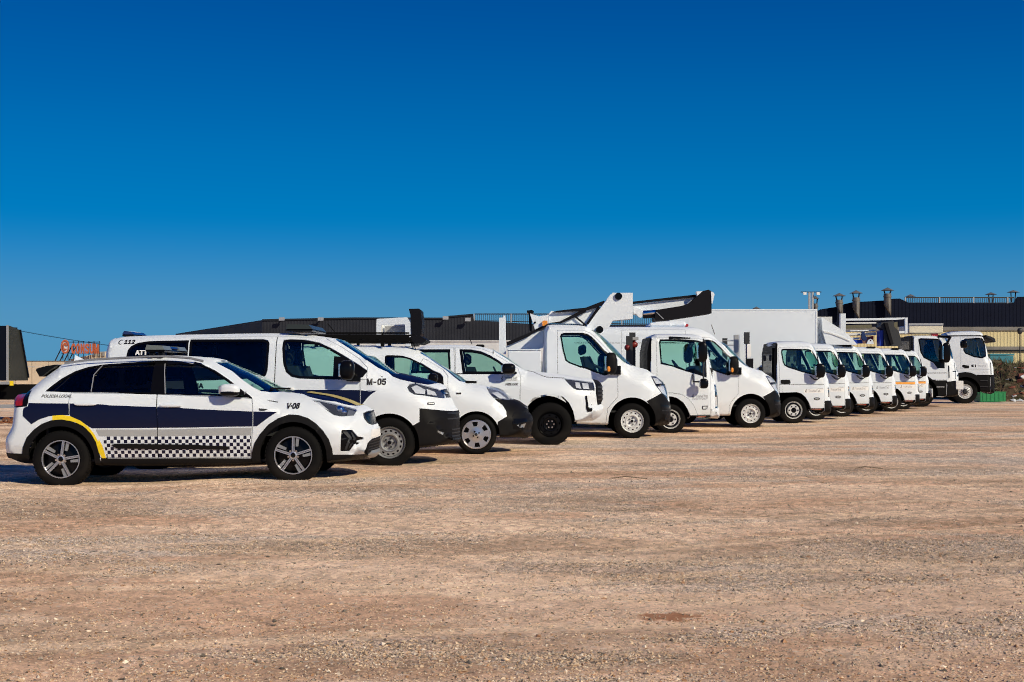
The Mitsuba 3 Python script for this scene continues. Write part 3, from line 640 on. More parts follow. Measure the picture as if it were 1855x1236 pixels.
# ---------------------------------------------------------------- 2. police van
def police_van():
    fr = Frame(18.5, 705.2, 844.0, .96); E, G, H, D, Z2 = Z(480, 590, 4.756), Z(660, 590, 4.756), Z(180, 560, 6.183), Z(510, 630, 4.756), Z(340, 600, 4.261)
    L = fr.loc; P = lambda *a: np.vstack(a); R0 = np.array
    contact(fr, (705.2, 844.0)); contact(fr, (272, 850.5))
    segs = [(.16, 2.4, 3, L(P(R0([[215, 822], [200, 818], [199, 818], [197, 740], [195, 700]]), H('78,500 88,440 105,375 128,338 165,317')), .42)),
            (.22, 3, 4.5, L(P(H('165,317 250,303 500,292 1000,279 1855,264'), E('100,62 250,66 400,80 500,94 590,107')), .35)),
            (.34, 2.6, 3.0, L(P(E('590,107 640,118 700,150 760,190 856,250'), G('60,262 130,312 200,362 262,402')), .55)),
            (.40, 2.5, 3.4, L(G('262,402 340,420 420,438 520,462 610,492'), .5)),
            (.45, 2.2, 2.5, L(P(G('610,492 660,512 695,548 722,600 745,650 775,710 798,740 804,800 806,880 806,950 814,1000 790,1032')), .45)),
            (.06, 2, 2, L(P(G('790,1032 600,1060 430,1075'), R0([[600, 822], [400, 822], [215, 822]])), 0))]
    table = [(.1, .86), (.35, .94), (.6, .958), (.85, .96), (1.1, .945), (1.35, .905), (1.6, .85), (1.95, .77)]
    b = Body(segs, .96, table, nose=(.1, .85, .2), tail=(-3.6, .6, .03))
    car = Car(thing('police_van', 'white and navy police van numbered M-05 with black front bumper and dark windows', 'van'), fr, b, .05)
    q = side_poly(L); c0 = (0.0, L(R0([[705.2, 801.6]]))[0, 1] - .005); c1 = (-3.275, c0[1] - .06)
    ar = [arch_cut(c0, .40), arch_cut(c1, .40)]; car.cuts += ar; gl = []
    for nm, g, m in (('front_door_glass', q(E('142,190 150,124 200,117 330,122 450,146 560,196 680,266 800,340 878,392 840,440 780,464 560,460 300,454 230,438 182,398 157,330')), 'glass'),
                     ('side_glass', q(H('290,515 300,462 332,416 400,378 520,357 978,346'), R0([[338, 690], [226, 692]])), 'privacy_glass'),
                     ('side_glass', q(R0([[341, 615]]), Z2('60,64 560,62 605,72 618,95 612,300 600,340 575,360'), R0([[341, 690]])), 'privacy_glass')):
        car.panel(nm, g, m, -.005, 0, lip=0); gl.append(g.intersection(b.S))
        car.decal('glass_frame', g.difference(g.buffer(-.03)), 'gloss_black', -.002, 'split')
    car.decal('quarter_trim_shade', q(E('590,262 690,272 800,342 878,392 840,440 780,464 585,462')), 'gloss_black', -.001, 'split')  # black sail trim, enlarged to paint in the door mirror's shadow on the glass
    ws = q(E('560,100 575,116 700,195 800,260 856,300'), G('0,294 100,362 180,400 212,412 262,420 300,390 100,230 0,180'), E('760,120 600,60'))
    car.panel('windshield', ws, 'glass', -.003, .002, 'both', 0); gl.append(ws.intersection(b.S))
    bp = q(G('475,712 600,726 750,746 870,738 870,1100 400,1100 420,860 475,830'))
    car.panel('front_bumper', bp, 'plastic', .004, .002, 'both')
    hl = q(G('365,530 385,502 430,493 560,530 650,563 672,582 684,632 640,628 500,602 430,596 385,570'))
    car.panel('headlight', hl, 'clear_lens', .004, .001, lip=0)
    car.decal('headlight_bowl', hl.buffer(.01), 'lamp_bowl_grey', -.024, 'split')
    for pl in ('400,530 440,510 520,550 520,590 440,582', '530,545 600,570 620,605 540,592'): car.decal('reflector', q(G(pl)), 'lamp_inner', -.008, 'split')
    gr = q(G('640,556 690,548 800,600 800,632 690,628 672,585')); car.panel('grille', gr, 'gloss_black', -.004, .001, 'both')
    car.decal('grille_bar', q(G('660,580 760,600 760,612 670,592')), 'chrome', .006, 'split')
    car.decal('bumper_recess', q(G('540,664 598,664 602,684 540,684')), 'gloss_black', .002); car.decal('bumper_recess_lip', q(G('548,670 594,670 594,678 548,678')), 'plate_white', .004)
    for v in (760, 805, 900, 930, 960, 990): car.decal('bumper_slat', q(G(f'{700 if v < 850 else 735},{v} 830,{v} 830,{v + 10} {706 if v < 850 else 740},{v + 10}')), 'dark_steel', .012)
    car.decal('fog_lamp', q(G('630,905 680,930 670,945 628,920')), 'steel_grey', .008, 'split')
    car.panel('registration_plate', Polygon(L(G('785,820 830,820 830,890 785,890'), .4)), 'plate_white', .008, .001, 'both')
    fd = q(E('88,85 500,105 640,180 800,285 878,360 880,470 822,466 822,690 826,760 730,800 700,840 600,1000 520,1080 400,1100 75,1100')); sd_ = q(R0([[340, 612], [498.5, 607.9], [512, 700], [505, 818], [340, 818]]))
    car.panel('front_door', fd, 'paint_white'); car.panel('side_door', sd_, 'paint_white')
    hd = q(G('180,398 230,440 300,466 420,492 540,512 600,500 640,500 600,440 400,380 260,380')); car.panel('bonnet', hd, 'navy', .001, .002, 'both')
    car.rest('body', 'paint_white'); car.liner(gl + [hl], [a.buffer(.02) for a in ar])
    for c in (c0, c1): wheel_well(car, *c, .42)
    for c in (c0, c1): wheel(car, 'steel', *c, .337, .222, .215, .945)
    for pl in (q(R0([[200, 704], [338, 705]]), R0([[338, 735], [202, 735]])), q(R0([[342, 705], [494, 706.4], [494, 736], [342, 735]])), q(R0([[497, 706.5]]), E('818,556 818,692'), R0([[640, 738], [497, 736]])), q(E('826,557'), G('0,562 106,562 60,592 22,630 -8,668'), E('826,688'))):
        car.decal('navy_band', pl, 'navy')
    write(car, 'M-05', L(G('15,510'))[0], .078, .265); write(car, '112', L(H('236,388'))[0], .050, .155)
    write(car, 'ATT', L(H('380,513'))[0], .062, .17, 'print_white'); write(car, 'ENA', L(Z(340, 630, 4.756)('16,348'))[0], .062, .19)
    ph = L(H('200,370'))[0]; car.decal('phone_mark', Point(*ph).buffer(.033).difference(Point(ph[0] + .008, ph[1]).buffer(.026)), 'print_black')
    mc = L(E('707,385'), -.14)[0]; y = .95
    mirror(car, [mc[0], -1.09, mc[1]], [.105, .11, .135], 'gloss_black', hull([[mc[0] + dx, yy, mc[1] + dz] for dx in (-.02, .17) for yy in (-1.0, -.88) for dz in (-.15, -.10)]))
    handle(car, L(E('185,548'))[0], L(E('250,548'))[0], 'paint_grey', .025)
    a, c = L(R0([[517, 604]]), .26)[0], L(R0([[590, 604]]), 1.6)[0]; light_bar(car, a[0], c[0], L(R0([[550, 603]]), .95)[0, 1], .7, 'lens_dark', h=.07)
    a, c = L(R0([[221, 608]]), .61)[0], L(R0([[266, 608]]), 1.3)[0]; light_bar(car, a[0], c[0], L(R0([[240, 608]]), .8)[0, 1] - .02, .35, 'blue_lens', 'rear_light_bar', .05)
    car.decal('side_indicator', q(G('30,558 68,560 66,571 34,573')), 'steel_grey', .006)
    car.add('roof_aerial', tube([[L(G('280,412'), .9)[0, 0] - .9, 0, 1.86], [L(G('280,412'), .9)[0, 0] - 1.0, 0, 1.98]], .006), 'matt_black')
    x = L(E('250,400'))[0, 0]; interior(car, x + .1, .75, (L(E('760,400'))[0, 0] + .05, L(G('150,400'))[0, 0], .7, 1.28), tub=(-3.9, .2, .4, .7))
    car.add('bulkhead', box(x - .32, x - .28, -.74, .74, .4, 1.6), 'cabin')
    return car

# ---------------------------------------------------------------- 3. small van with a roof rack
def small_van():
    fr = Frame(21.2, 862.6, 822.6, .84); I, J, G = Z(790, 600, 5.374), Z(680, 550, 8.24), Z(660, 590, 4.756)
    L = fr.loc; P = lambda *a: np.vstack(a); R0 = np.array
    contact(fr, (862.6, 822.6)); contact(fr, (572, 829))
    segs = [(.15, 2.4, 3, L(R0([[520, 803], [506, 800], [506, 800], [503, 740], [506, 690], [514, 640], [530, 627.5]]), .2)),
            (.22, 3, 4.5, L(P(R0([[530, 627.5], [600, 625], [660, 624.6]]), J('0,620 200,622 330,630 480,648 600,685 690,733')), .3)),
            (.30, 2.6, 3, L(P(J('690,733 800,800 950,896 1100,985 1250,1078 1340,1148'), I('305,490')), .5)),
            (.40, 2.5, 3.4, L(I('305,490 370,510 450,526 530,543 620,565 690,608 745,665'), .5)),
            (.42, 2.2, 2.5, L(I('745,665 812,690 862,725 892,748 902,790 930,830 946,880 938,925 926,960 930,990 900,1040 840,1056'), .4)),
            (.06, 2, 2, L(P(I('840,1056 600,1052'), R0([[700, 800], [520, 803]])), 0))]
    b = Body(segs, .84, [(.1, .76), (.35, .825), (.6, .838), (.9, .84), (1.1, .825), (1.35, .775), (1.72, .66)], nose=(.1, .75, .2), tail=(-2.5, .6, .04))
    car = Car(thing('small_van', 'small white van with black nose bumper and black roof rack', 'van'), fr, b, .05)
    q = side_poly(L); c0 = (0., .305); c1 = (-2.51, .25); ar = [arch_cut(c0, .365), arch_cut(c1, .365)]; car.cuts += ar; gl = []
    g = q(J('135,1000 135,792 152,772 250,770 400,780 520,815 700,905 850,1000 960,1045 1003,1095 1015,1220 900,1236 180,1180'))
    car.panel('front_door_glass', g, 'glass', -.005, 0, lip=0); gl.append(g); car.decal('glass_frame', g.difference(g.buffer(-.025)).union(q(J('905,1030 1003,1095 1015,1220 900,1236'))), 'gloss_black', -.002, 'split')
    ws = q(J('640,725 665,747 760,803 900,900 1050,1000 1150,1085 1250,1160 1350,1185'), I('305,508 330,480 150,300'), J('1000,850 800,740 700,690'))
    car.panel('windshield', ws, 'glass', -.003, .002, 'both', 0); gl.append(ws.intersection(b.S))
    hl = q(I('485,548 540,546 600,562 660,590 710,635 748,672 700,676 630,666 560,655 520,612'))
    car.panel('headlight', hl, 'clear_lens', .004, .001, lip=0); car.decal('headlight_bowl', hl.buffer(.01), 'steel_grey', -.045, 'split'); car.decal('reflector', q(I('540,600 600,590 690,660 620,655')), 'lamp_inner', -.008, 'split')
    car.panel('front_bumper', q(I('565,660 640,668 745,674 815,660 1000,700 1000,1100 590,1100 600,884 686,832 682,780 645,722')), 'plastic', .006, .002, 'both')
    car.decal('bumper_recess', q(I('745,850 880,850 895,900 870,980 745,960 735,900')).buffer(-.01), 'gloss_black', .009, 'split'); car.decal('fog_lamp_trim', q(I('785,920 870,902 845,962')), 'steel_grey', .012, 'split')
    car.decal('grille_slat', q(I('850,740 900,755 905,775 860,760')), 'gloss_black', .012, 'split')
    car.panel('registration_plate', Polygon(L(I('920,865 970,865 970,910 920,910'), .4)), 'plate_white', .008, .001, 'both')
    fd = q(I('-22,70'), J('20,680 250,690 520,740 760,840 1000,985 1080,1080'), I('115,470 122,620 130,700 220,860 100,1000 -110,1010'), R0([[684, 790]])); car.panel('front_door', fd, 'paint_white')
    car.rest('body', 'paint_white'); car.liner(gl + [hl], [a.buffer(.02) for a in ar])
    for c in (c0, c1): wheel_well(car, *c, .385); wheel(car, 'five', *c, .312, .232, .19, .825)
    car.decal('side_indicator', q(I('195,600 240,600 246,608 240,616 197,615')), 'gloss_black', .005, 'split')
    mc = L(J('860,1115'), -.1)[0]; mirror(car, [mc[0], -.95, mc[1]], [.08, .09, .07], 'gloss_black', box(mc[0], mc[0] + .14, -.92, -.78, mc[1] - .07, mc[1] - .03, .01))
    car.add('wiper', bar([L(I('300,500'), .4)[0, 0], -.5, L(I('300,495'), .4)[0, 1]], [L(I('372,500'), .4)[0, 0], .1, L(I('372,500'), .4)[0, 1]], .05, .035), 'matt_black')
    car.add('roof_aerial', tube(np.c_[L(J('600,680 555,560'), .8)[:, 0], [0, 0], L(J('600,690 555,560'), .8)[:, 1]], .006), 'matt_black')
    interior(car, L(J('200,1100'))[0, 0] + .1, .5, (L(J('950,1100'))[0, 0], L(I('200,450'))[0, 0], .5, 1.0), tub=(-2.8, .1, .25, .5))
    car.add('bulkhead', box(L(J('135,900'))[0, 0] - .1, L(J('135,900'))[0, 0] - .07, -.72, .72, .3, 1.0), 'cabin')
    # roof rack
    rk = fresh(car.key + '__roof_rack'); x0, x1 = L(R0([[560, 610], [742, 610]]), .3)[:, 0]; zt, zm, zb = L(R0([[0, 603.5], [0, 610], [0, 618]]), .2)[:, 1]
    for y in (-.62, .62):
        part(rk, 'side_rail', cat([tube([[x0, y, z], [x1, y, z]], .014, 6) for z in (zt,)] + [box(x0, x1, y - .015, y + .015, zm - .035, zm + .025)] + [tube([[x0, y, zb], [x1, y, zb]], .016, 6)]), 'matt_black', 30, car.at)
        for x in np.linspace(x0 + .1, x1 - .45, 3): part(rk, 'foot', cat([box(x, x + .05, y - .02, y + .02, zb - .09, zb), box(x + .01, x + .04, y - .012, y + .012, zb, zt)]), 'matt_black', 30, car.at)
    for x in np.linspace(x0, x1, 7): part(rk, 'cross_bar', box(x, x + .04, -.62, .62, zb - .01, zb + .03), 'matt_black', 30, car.at)
    pd = L(J('545,540 560,480 690,490 780,550 770,572 680,610 600,600'), .6); part(rk, 'front_deflector', slab(pd, -.6, .6), 'tarp_black', 20, car.at)
    return car

# ---------------------------------------------------------------- 4. double cab pickup
def pickup():
    fr = Frame(23.8, 997.1, 805.8, .92); K, I, J, N = Z(900, 620, 6.18), Z(790, 600, 5.374), Z(680, 550, 8.24), Z(880, 550, 8.24)
    L = fr.loc; P = lambda *a: np.vstack(a); R0 = np.array
    contact(fr, (997.1, 805.8)); contact(fr, (680, 811))
    segs = [(.10, 2.4, 3, L(R0([[575, 768], [560, 765], [560, 765], [558, 700], [560, 686], [560, 686], [640, 684], [738, 681], [738, 681], [743, 650], [752, 632], [765, 625.6]]), .2)),
            (.22, 3, 4.5, L(P(R0([[765, 625.6]]), I('0,132 200,131 330,136 420,146 500,166 560,186')), .3)),
            (.26, 2.6, 3, L(P(N('70,655 200,733 330,808 450,887 560,962 640,998')), .5)),
            (.42, 2.5, 3.6, L(K('345,318 500,335 700,358 900,388 1080,414 1150,436'), .5)),
            (.40, 2.2, 2.5, L(K('1150,436 1185,475 1197,560 1196,640 1182,700 1212,722 1210,770 1165,840 1072,896'), .42)),
            (.06, 2, 2, L(P(K('1072,896 870,912'), R0([[900, 770], [575, 768]])), 0))]
    b = Body(segs, .92, [(.25, .84), (.45, .905), (.7, .918), (.95, .92), (1.12, .90), (1.3, .83), (1.8, .66)], nose=(.15, .75, .16), tail=(-3.4, .5, .02))
    car = Car(thing('pickup_truck', 'white double cab pickup with black wheels parked behind the small van', 'pickup truck'), fr, b, .032)
    q = side_poly(L); c0 = (0., L(R0([[997, 768.9]]))[0, 1]); c1 = (-3.085, c0[1] - .05); ar = [arch_cut(c0, .45), arch_cut(c1, .45)]
    ar[0] = q(K('345,705 400,630 470,596 560,588 650,590 740,610 810,680 855,770 875,860 878,1000 345,1000')); car.cuts += ar; gl = []
    for nm, g, m in (('front_door_glass', q(I('226,176 330,178 430,196 520,236 600,282 680,342 760,410 260,412')), 'glass'), ('rear_door_glass', q(J('560,700 600,686 680,682 1100,682 1118,950 1118,1036 520,1036')), 'glass')):
        car.panel(nm, g, m, -.005, 0, lip=0); gl.append(g); car.decal('glass_frame', g.difference(g.buffer(-.035)), 'gloss_black', -.002, 'split')
    ws = q(N('30,650 100,690 150,722 300,815 450,920 600,1000 650,1010 660,960 400,760 100,600')); car.panel('windshield', ws, 'glass', -.003, .002, 'both', 0); gl.append(ws.intersection(b.S))
    hl = q(K('755,408 900,425 1090,452 1105,545 900,536 860,520 800,462')); car.panel('headlight', hl, 'clear_lens', .004, .001, lip=0); car.decal('headlight_bowl', hl.buffer(.008), 'lamp_bowl_grey', -.024, 'split')
    for pl in ('880,445 930,450 950,520 890,510', '960,455 1030,460 1040,525 970,522'): car.decal('reflector', q(K(pl)), 'lamp_inner', -.008, 'split')
    gr = q(K('1092,418 1150,428 1250,470 1250,690 1190,702 1140,712 1118,580 1112,470')); car.panel('grille', gr, 'plastic', .006, .002, 'both')
    for v in (500, 545, 590, 635): car.decal('grille_bar', q(K(f'1130,{v} 1220,{v} 1220,{v + 16} 1132,{v + 16}')), 'dark_steel', .016)
    car.decal('fog_lamp_surround', q(K('990,602 1008,602 1026,730 1066,735 1066,775 1015,782 1000,742')), 'gloss_black', .012, 'split', .02)
    car.panel('registration_plate', Polygon(L(K('1195,735 1250,735 1250,775 1195,775'), .4)), 'plate_white', .008, .001, 'both')
    car.panel('front_door', q(I('176,152 330,152 450,172 560,215 700,300 800,362 822,425 818,690 800,800 700,870 186,880 190,412')), 'paint_white')
    car.panel('rear_door', q(J('500,655 1165,645'), I('184,412 180,880'), R0([[745, 764], [735, 700], [742, 660]])), 'paint_white')
    car.decal('belt_line', q(I('-60,410 780,412 780,420 -60,420')), 'gloss_black', .003)
    car.rest('body', 'paint_white'); car.liner(gl + [hl], [a.buffer(.02) for a in ar])
    for c in (c0, c1): wheel_well(car, *c, .47); wheel(car, 'steel_black', *c, .375, .222, .25, .91)
    seam_strip(car, L(K('345,318 420,335 480,365 560,392 660,398 760,404')), .008)
    mc = L(I('703,368'), -.12)[0]; mirror(car, [mc[0], -1.05, mc[1]], [.125, .10, .095], 'gloss_black', box(mc[0] - .06, mc[0] + .15, -1.0, -.86, mc[1] - .09, mc[1] - .05, .01))
    trans_logo(car, L(I('632,472'))[0], .28); write(car, 'HILUX', L(I('672,528'))[0], .036, .225, sl=.2)
    write(car, 'R E N T I N G', L(I('582,496'))[0], .012, .16, 'print_grey', False)
    handle(car, L(I('215,470'))[0], L(I('275,470'))[0], 'paint_white', .02)
    car.add('roof_aerial', tube(np.c_[L(I('345,125 320,60'), .7)[:, 0], [0, 0], L(I('345,125 320,60'), .7)[:, 1]], .007), 'matt_black')
    car.add('roof_beacon', box(*sorted(L(I('390,120 470,130'), .8)[:, 0]), -.2, .2, 1.73, 1.78, .02), 'matt_black')
    car.add('side_step', tube([[-2.4, -.9, .42], [-.5, -.9, .42]], .035), 'steel_grey')
    interior(car, L(I('260,400'))[0, 0] + .3, .75, (L(I('660,400'))[0, 0], L(I('800,400'))[0, 0], .7, 1.18), rows=(-2.05,), tub=(-2.3, .1, .45, 1.0))
    return car

# ---------------------------------------------------------------- 5 and 7. chassis-cab van with an aerial lift, and high-roof panel van
FR5 = Frame(26.4, 1145.4, 794.0, 1.0)
def large_van(fr, panel_van):
    """both share one cab; the outline is read off the lift truck's sheet"""
    Mm, N = Z(1060, 580, 5.618), Z(880, 550, 8.24); L = FR5.loc; P = lambda *a: np.vstack(a); R0 = np.array
    front = [(.34, 2.6, 3, L(P(Mm('122,112 200,172 300,267 400,371 490,458')), .55)), (.42, 2.5, 3.2, L(Mm('490,458 560,480 640,503 690,538 760,578 815,628'), .5)),
             (.45, 2.2, 2.5, L(Mm('815,628 852,690 872,760 887,850 893,930 892,1000 878,1060 800,1085'), .42))]
    if panel_van:
        O, S5 = Z(1150, 590, 6.18), Z(1270, 590, 6.18); M = fr.loc
        rf = M(P(R0([[1012, 592], [1100, 591], [1200, 591]]), O('400,6 580,8 690,20 790,52 880,105'), S5('205,165')), .35)
        x9 = rf[0, 0] - .35
        segs = [(.12, 3, 4, np.array([[x9, .3], [x9 - .02, 1.2], [x9 + .03, 2.2], [x9 + .12, rf[0, 1] - .05], rf[0]])), (.25, 3, 4.5, rf)] + [(.34, 2.6, 3, np.vstack([rf[-1:], front[0][3][1:]]))] + front[1:] + [(.06, 2, 2, np.array([front[2][3][-1], [.3, .24], [x9, .3]]))]
    else:
        segs = [(.05, 3, 4, L(P(R0([[988, 768], [987, 700], [987, 600]]), N('905,330 925,312')), .1)), (.25, 3, 4, L(P(N('925,312 1000,303 1250,303 1400,312 1520,332'), Mm('60,90 122,112')), .3))] + front + [(.06, 2, 2, L(P(Mm('800,1085 600,1095'), R0([[1050, 771], [988, 768]])), 0))]
    b = Body(segs, 1.0, [(.2, .9), (.4, .97), (.65, 1.0), (1.0, 1.0), (1.3, .975), (1.7, .91), (2.1, .86), (2.6, .80)], nose=(.05, .85, .2), tail=(-4.2, .6, .02) if panel_van else None)
    if panel_van: car = Car(thing('panel_van', 'tall white high-roof panel van with a black front bumper, behind the cab-over truck', 'van'), fr, b, .055)
    else: car = Car(thing('lift_truck', 'white van-nosed chassis truck carrying a folded white aerial lift over its cab', 'truck'), fr, b, .055)
    q = side_poly(L); c0 = (0., .33); ar = [arch_cut(c0, .465)]
    c1 = (-3.2, .33); 
    if panel_van: ar.append(arch_cut(c1, .465))
    car.cuts += ar; gl = []
    g = q(N('1115,490 1130,456 1170,441 1450,441 1530,458'), Mm('20,138 70,170 130,232 200,312 325,405 328,520 200,562 100,530 0,490'), N('1400,950 1240,890 1190,850 1150,700'))
    car.panel('front_door_glass', g, 'glass', -.005, 0, lip=0); gl.append(g); car.decal('glass_frame', g.difference(g.buffer(-.028)).union(q(Mm('235,340 325,405 328,520 235,548'))), 'gloss_black', -.002, 'split')
    wl = Mm('70,95 100,118 170,192 250,290 330,365 400,428 480,464 500,470 500,430 300,240 160,100')
    if panel_van: ws = q(Mm('40,60 100,118 170,192 250,290 330,365 400,428 480,464 500,470 500,430 300,240 160,60 60,20')) 
    else: ws = q(wl)
    car.panel('windshield', ws, 'glass', -.003, .002, 'both', 0); gl.append(ws.intersection(b.S))
    hl = q(Mm('680,570 740,572 800,615 852,665 868,740 872,830 840,790 790,748 720,668')); car.panel('headlight', hl, 'clear_lens', .004, .001, lip=0); car.decal('headlight_bowl', hl.buffer(.008), 'lamp_bowl_grey', -.022, 'split')
    for pl in ('700,585 750,590 810,645 730,650', '745,680 820,670 858,780 800,745'): car.decal('reflector', q(Mm(pl)), 'lamp_inner', -.008, 'split')
    car.decal('headlight_bar', q(Mm('715,655 780,650 845,658 845,666 780,662 722,666')), 'gloss_black', .008, 'split')
    car.panel('front_bumper', q(Mm('625,825 785,745 840,790 876,835 950,830 950,1130 600,1130 700,930')), 'plastic', .005, .002, 'both')
    car.decal('bumper_recess', q(Mm('770,860 900,880 900,915 780,905')), 'gloss_black', .007, 'split'); car.decal('bumper_lip', q(Mm('785,918 905,918 905,926 785,926')), 'dark_steel', .012, 'split')
    car.panel('front_door', q(N('1068,392 1450,392 1560,430'), Mm('60,128 150,215 250,320 332,402 335,780 230,900 214,1050'), R0([[1011, 771]])), 'paint_white')
    if panel_van:
        O3 = Z(1060, 580, 5.618); M = fr.loc
        t = lambda *p: Polygon(M(np.vstack(p), .05)).buffer(0)
        sd_ = t(R0([[1126, 597.5], [1243, 597], [1243, 768], [1126, 768]])); car.panel('side_door', sd_, 'paint_white')
        seam_strip(car, M(R0([[1040, 621.5], [1124, 621.5]]), .05), .012); seam_strip(car, M(R0([[1128, 621.5], [1241, 621.5]]), .05), .012)
    car.rest('body', 'paint_white'); car.liner(gl + [hl], [a.buffer(.02) for a in ar])
    for c in ([c0, c1] if panel_van else [c0]): wheel_well(car, *c, .485)
    for c in (c0, c1): wheel(car, 'steel_light', *c, .345, .228, .22, .975)
    mc = L(Mm('262,440'), -.14)[0]
    mirror(car, [mc[0], -1.16, mc[1]], [.115, .12, .21], 'plastic', hull([[mc[0] + dx, yy, mc[1] + dz] for dx in (0, .2) for yy in (-1.07, -.9) for dz in (-.22, -.05)]))
    car.decal('side_indicator', q(Mm('206,458 236,458 240,505 222,520 206,500')), 'amber_lens', .012) if False else car.add('mirror_indicator', blob([mc[0] - .05, -1.27, mc[1] - .11], [.03, .014, .055]), 'amber_lens', 60)
    interior(car, L(N('1190,800'))[0, 0] + .62, .98, (L(Mm('190,500'))[0, 0], L(Mm('430,450'))[0, 0], .8, 1.42), tub=(-1.65, .1, .5, .9))
    if panel_van:
        car.add('roof_aerial', tube(np.c_[fr.loc(Z(1270, 590, 6.18)('145,95 108,-8'), .6)[:, 0], [-.5, -.5], fr.loc(Z(1270, 590, 6.18)('145,100 108,-8'), .6)[:, 1]], .008), 'matt_black')
        a, c = fr.loc(R0([[1172, 588], [1215, 588]]), .9); car.add('roof_unit', cat([box(a[0], c[0], -.5, .3, 2.36, a[1] + .03, .06), box(a[0] + .15, c[0] + .35, -.3, .2, 2.38, a[1] + .07, .05)]), 'paint_white')
        a, = fr.loc(R0([[1245, 589]]), .8); car.add('roof_lamp', box(a[0] - .05, a[0] + .05, -.06, .06, 2.39, a[1] + .03, .02), 'red_lens')
    return car
def lift_body(car):
    """chassis, locker, post, lower boom, elbow, upper boom and work basket of the lift truck"""
    L = FR5.loc; N, B6, J = Z(880, 550, 8.24), Z(1060, 515, 7.42), Z(680, 550, 8.24); R0 = np.array; d = .75
    s = lambda nm, px, mat, y0, y1, dd=d, r=root_none: part(car.key, nm, slab(L(px, dd), y0, y1), mat, 20, car.at)
    q = lambda px, dd=d: L(px, dd)
    P = lambda *a: np.vstack(a)
    part(car.key, 'chassis_rail', box(-4.4, -1.6, -.45, -.33, .42, .62), 'dark_steel', 30, car.at); part(car.key, 'chassis_rail', box(-4.4, -1.6, .33, .45, .42, .62), 'dark_steel', 30, car.at)
    part(car.key, 'load_bed', box(-5.0, -1.78, -.98, .98, .72, .80, .01), 'galvanised', 30, car.at)
    part(car.key, 'mudguard', box(-3.75, -2.65, -1.0, -.75, .78, .84, .01), 'plastic', 30, car.at)
    x0, x1 = q(R0([[920, 650], [979.5, 650]]), .05)[:, 0]; z0, z1 = .8, q(R0([[0, 635.5]]), .05)[0, 1]
    part(car.key, 'locker', box(x0, x1, -.96, -.35, z0 - .3, z1, .012), 'paint_white', 30, car.at)
    part(car.key, 'locker_lid', box(x0 - .01, x1 + .01, -.975, -.34, z1 + .003, z1 + .03, .008), 'paint_white', 30, car.at)
    part(car.key, 'access_ladder', cat([box(-1.78, -1.74, y, y + .03, .6, 1.5) for y in (-.85, -.5)] + [box(-1.78, -1.74, -.85, -.5, z, z + .03) for z in np.arange(.7, 1.5, .16)]), 'galvanised', 30, car.at)
    po = q(N('200,225 262,222 264,192 292,192 300,250 304,760 200,740')); part(car.key, 'boom_rest_post', slab(po, -.62, -.44), 'paint_white', 20, car.at)
    bs = lambda nm, px, mat, y0, y1, dd=d: part(car.key, nm, slab(q(px, dd), y0, y1), mat, 20, car.at)
    bs('lower_boom', P(N('300,640 480,560 720,440 870,385 860,655 720,705 300,700'), ), 'paint_white', -.12, .16)
    bs('lower_cylinder', N('312,575 640,440 880,325 905,345 730,425 640,490 400,600 310,632'), 'tarp_black', -.20, -.10)
    bs('boom_bracket', N('660,150 790,190 942,170 930,290 735,388'), 'paint_white', -.24, -.10)
    bs('bracket_pivot', N('715,285 735,265 752,285 735,304'), 'gloss_black', -.27, -.2)
    bs('beacon', N('615,100 690,92 722,110 715,140 640,148 618,130'), 'gloss_black', -.12, .12); bs('beacon_post', N('640,148 690,148 690,420 655,400'), 'tarp_black', -.05, .05)
    bs('amber_beacon', N('842,270 870,256 918,262 922,300 860,340 842,330'), 'amber_lens', -.32, -.26)
    bs('middle_boom', P(N('940,290 950,140 985,105 1050,120'), B6('0,355 190,300 250,330 300,400 40,540 -40,540'), N('1400,300')), 'paint_white', -.14, .14)
    bs('middle_cylinder', P(N('1000,128 1060,108 1400,70'), B6('0,318 250,222 266,232 220,292 20,352'), N('1420,110 1080,130')), 'tarp_black', -.24, -.14)
    bs('lower_link', P(N('935,292 1100,270 1430,100 1500,85'), B6('10,375'), N('1200,265 1110,300')), 'tarp_black', -.22, -.14)
    part(car.key, 'hose', tube(np.c_[q(N('1320,180 1490,320'))[:, 0], [-.2, -.2], q(N('1320,180 1490,320'))[:, 1]], .018, 6), 'tarp_black', 30, car.at)
    part(car.key, 'hose', tube(np.c_[q(B6('190,310 30,540'))[:, 0], [-.26, -.26], q(B6('190,310 30,540'))[:, 1]], .03, 6), 'tarp_black', 30, car.at)
    el = Polygon(q(B6('365,118 640,118 640,465 370,490 320,580 170,640 20,600 30,545')))
    part(car.key, 'boom_elbow', slab(el, -.28, -.22), 'paint_white', 20, car.at); part(car.key, 'boom_elbow', slab(el, .22, .28), 'paint_white', 20, car.at)
    part(car.key, 'elbow_web', slab(el.buffer(-.03).difference(el.buffer(-.09)), -.22, .22), 'paint_white', 20, car.at)
    for p in ('447,165', '192,612'):
        c = q(B6(p))[0]; part(car.key, 'pivot_pin', lathe([(.001, -.33), (.07, -.33), (.075, -.28)], 20).apply_translation([c[0], 0, c[1]]), 'gloss_black', 30, car.at)
    bs('upper_boom', B6('600,255 650,268 1500,168 1520,300 780,430 650,395 600,420'), 'paint_white', -.13, .13)
    bs('upper_link', B6('645,232 1490,138 1500,170 650,264'), 'tarp_black', -.2, -.13)
    bs('cylinder_eye', B6('650,300 770,345 772,430 752,452 720,440 690,400 650,395'), 'paint_white', -.24, -.13)
    part(car.key, 'ram_rod', tube(np.c_[q(B6('780,385 950,372'))[:, 0], [-.2, -.2], q(B6('780,392 950,380'))[:, 1]], .06, 12), 'chrome', 30, car.at)
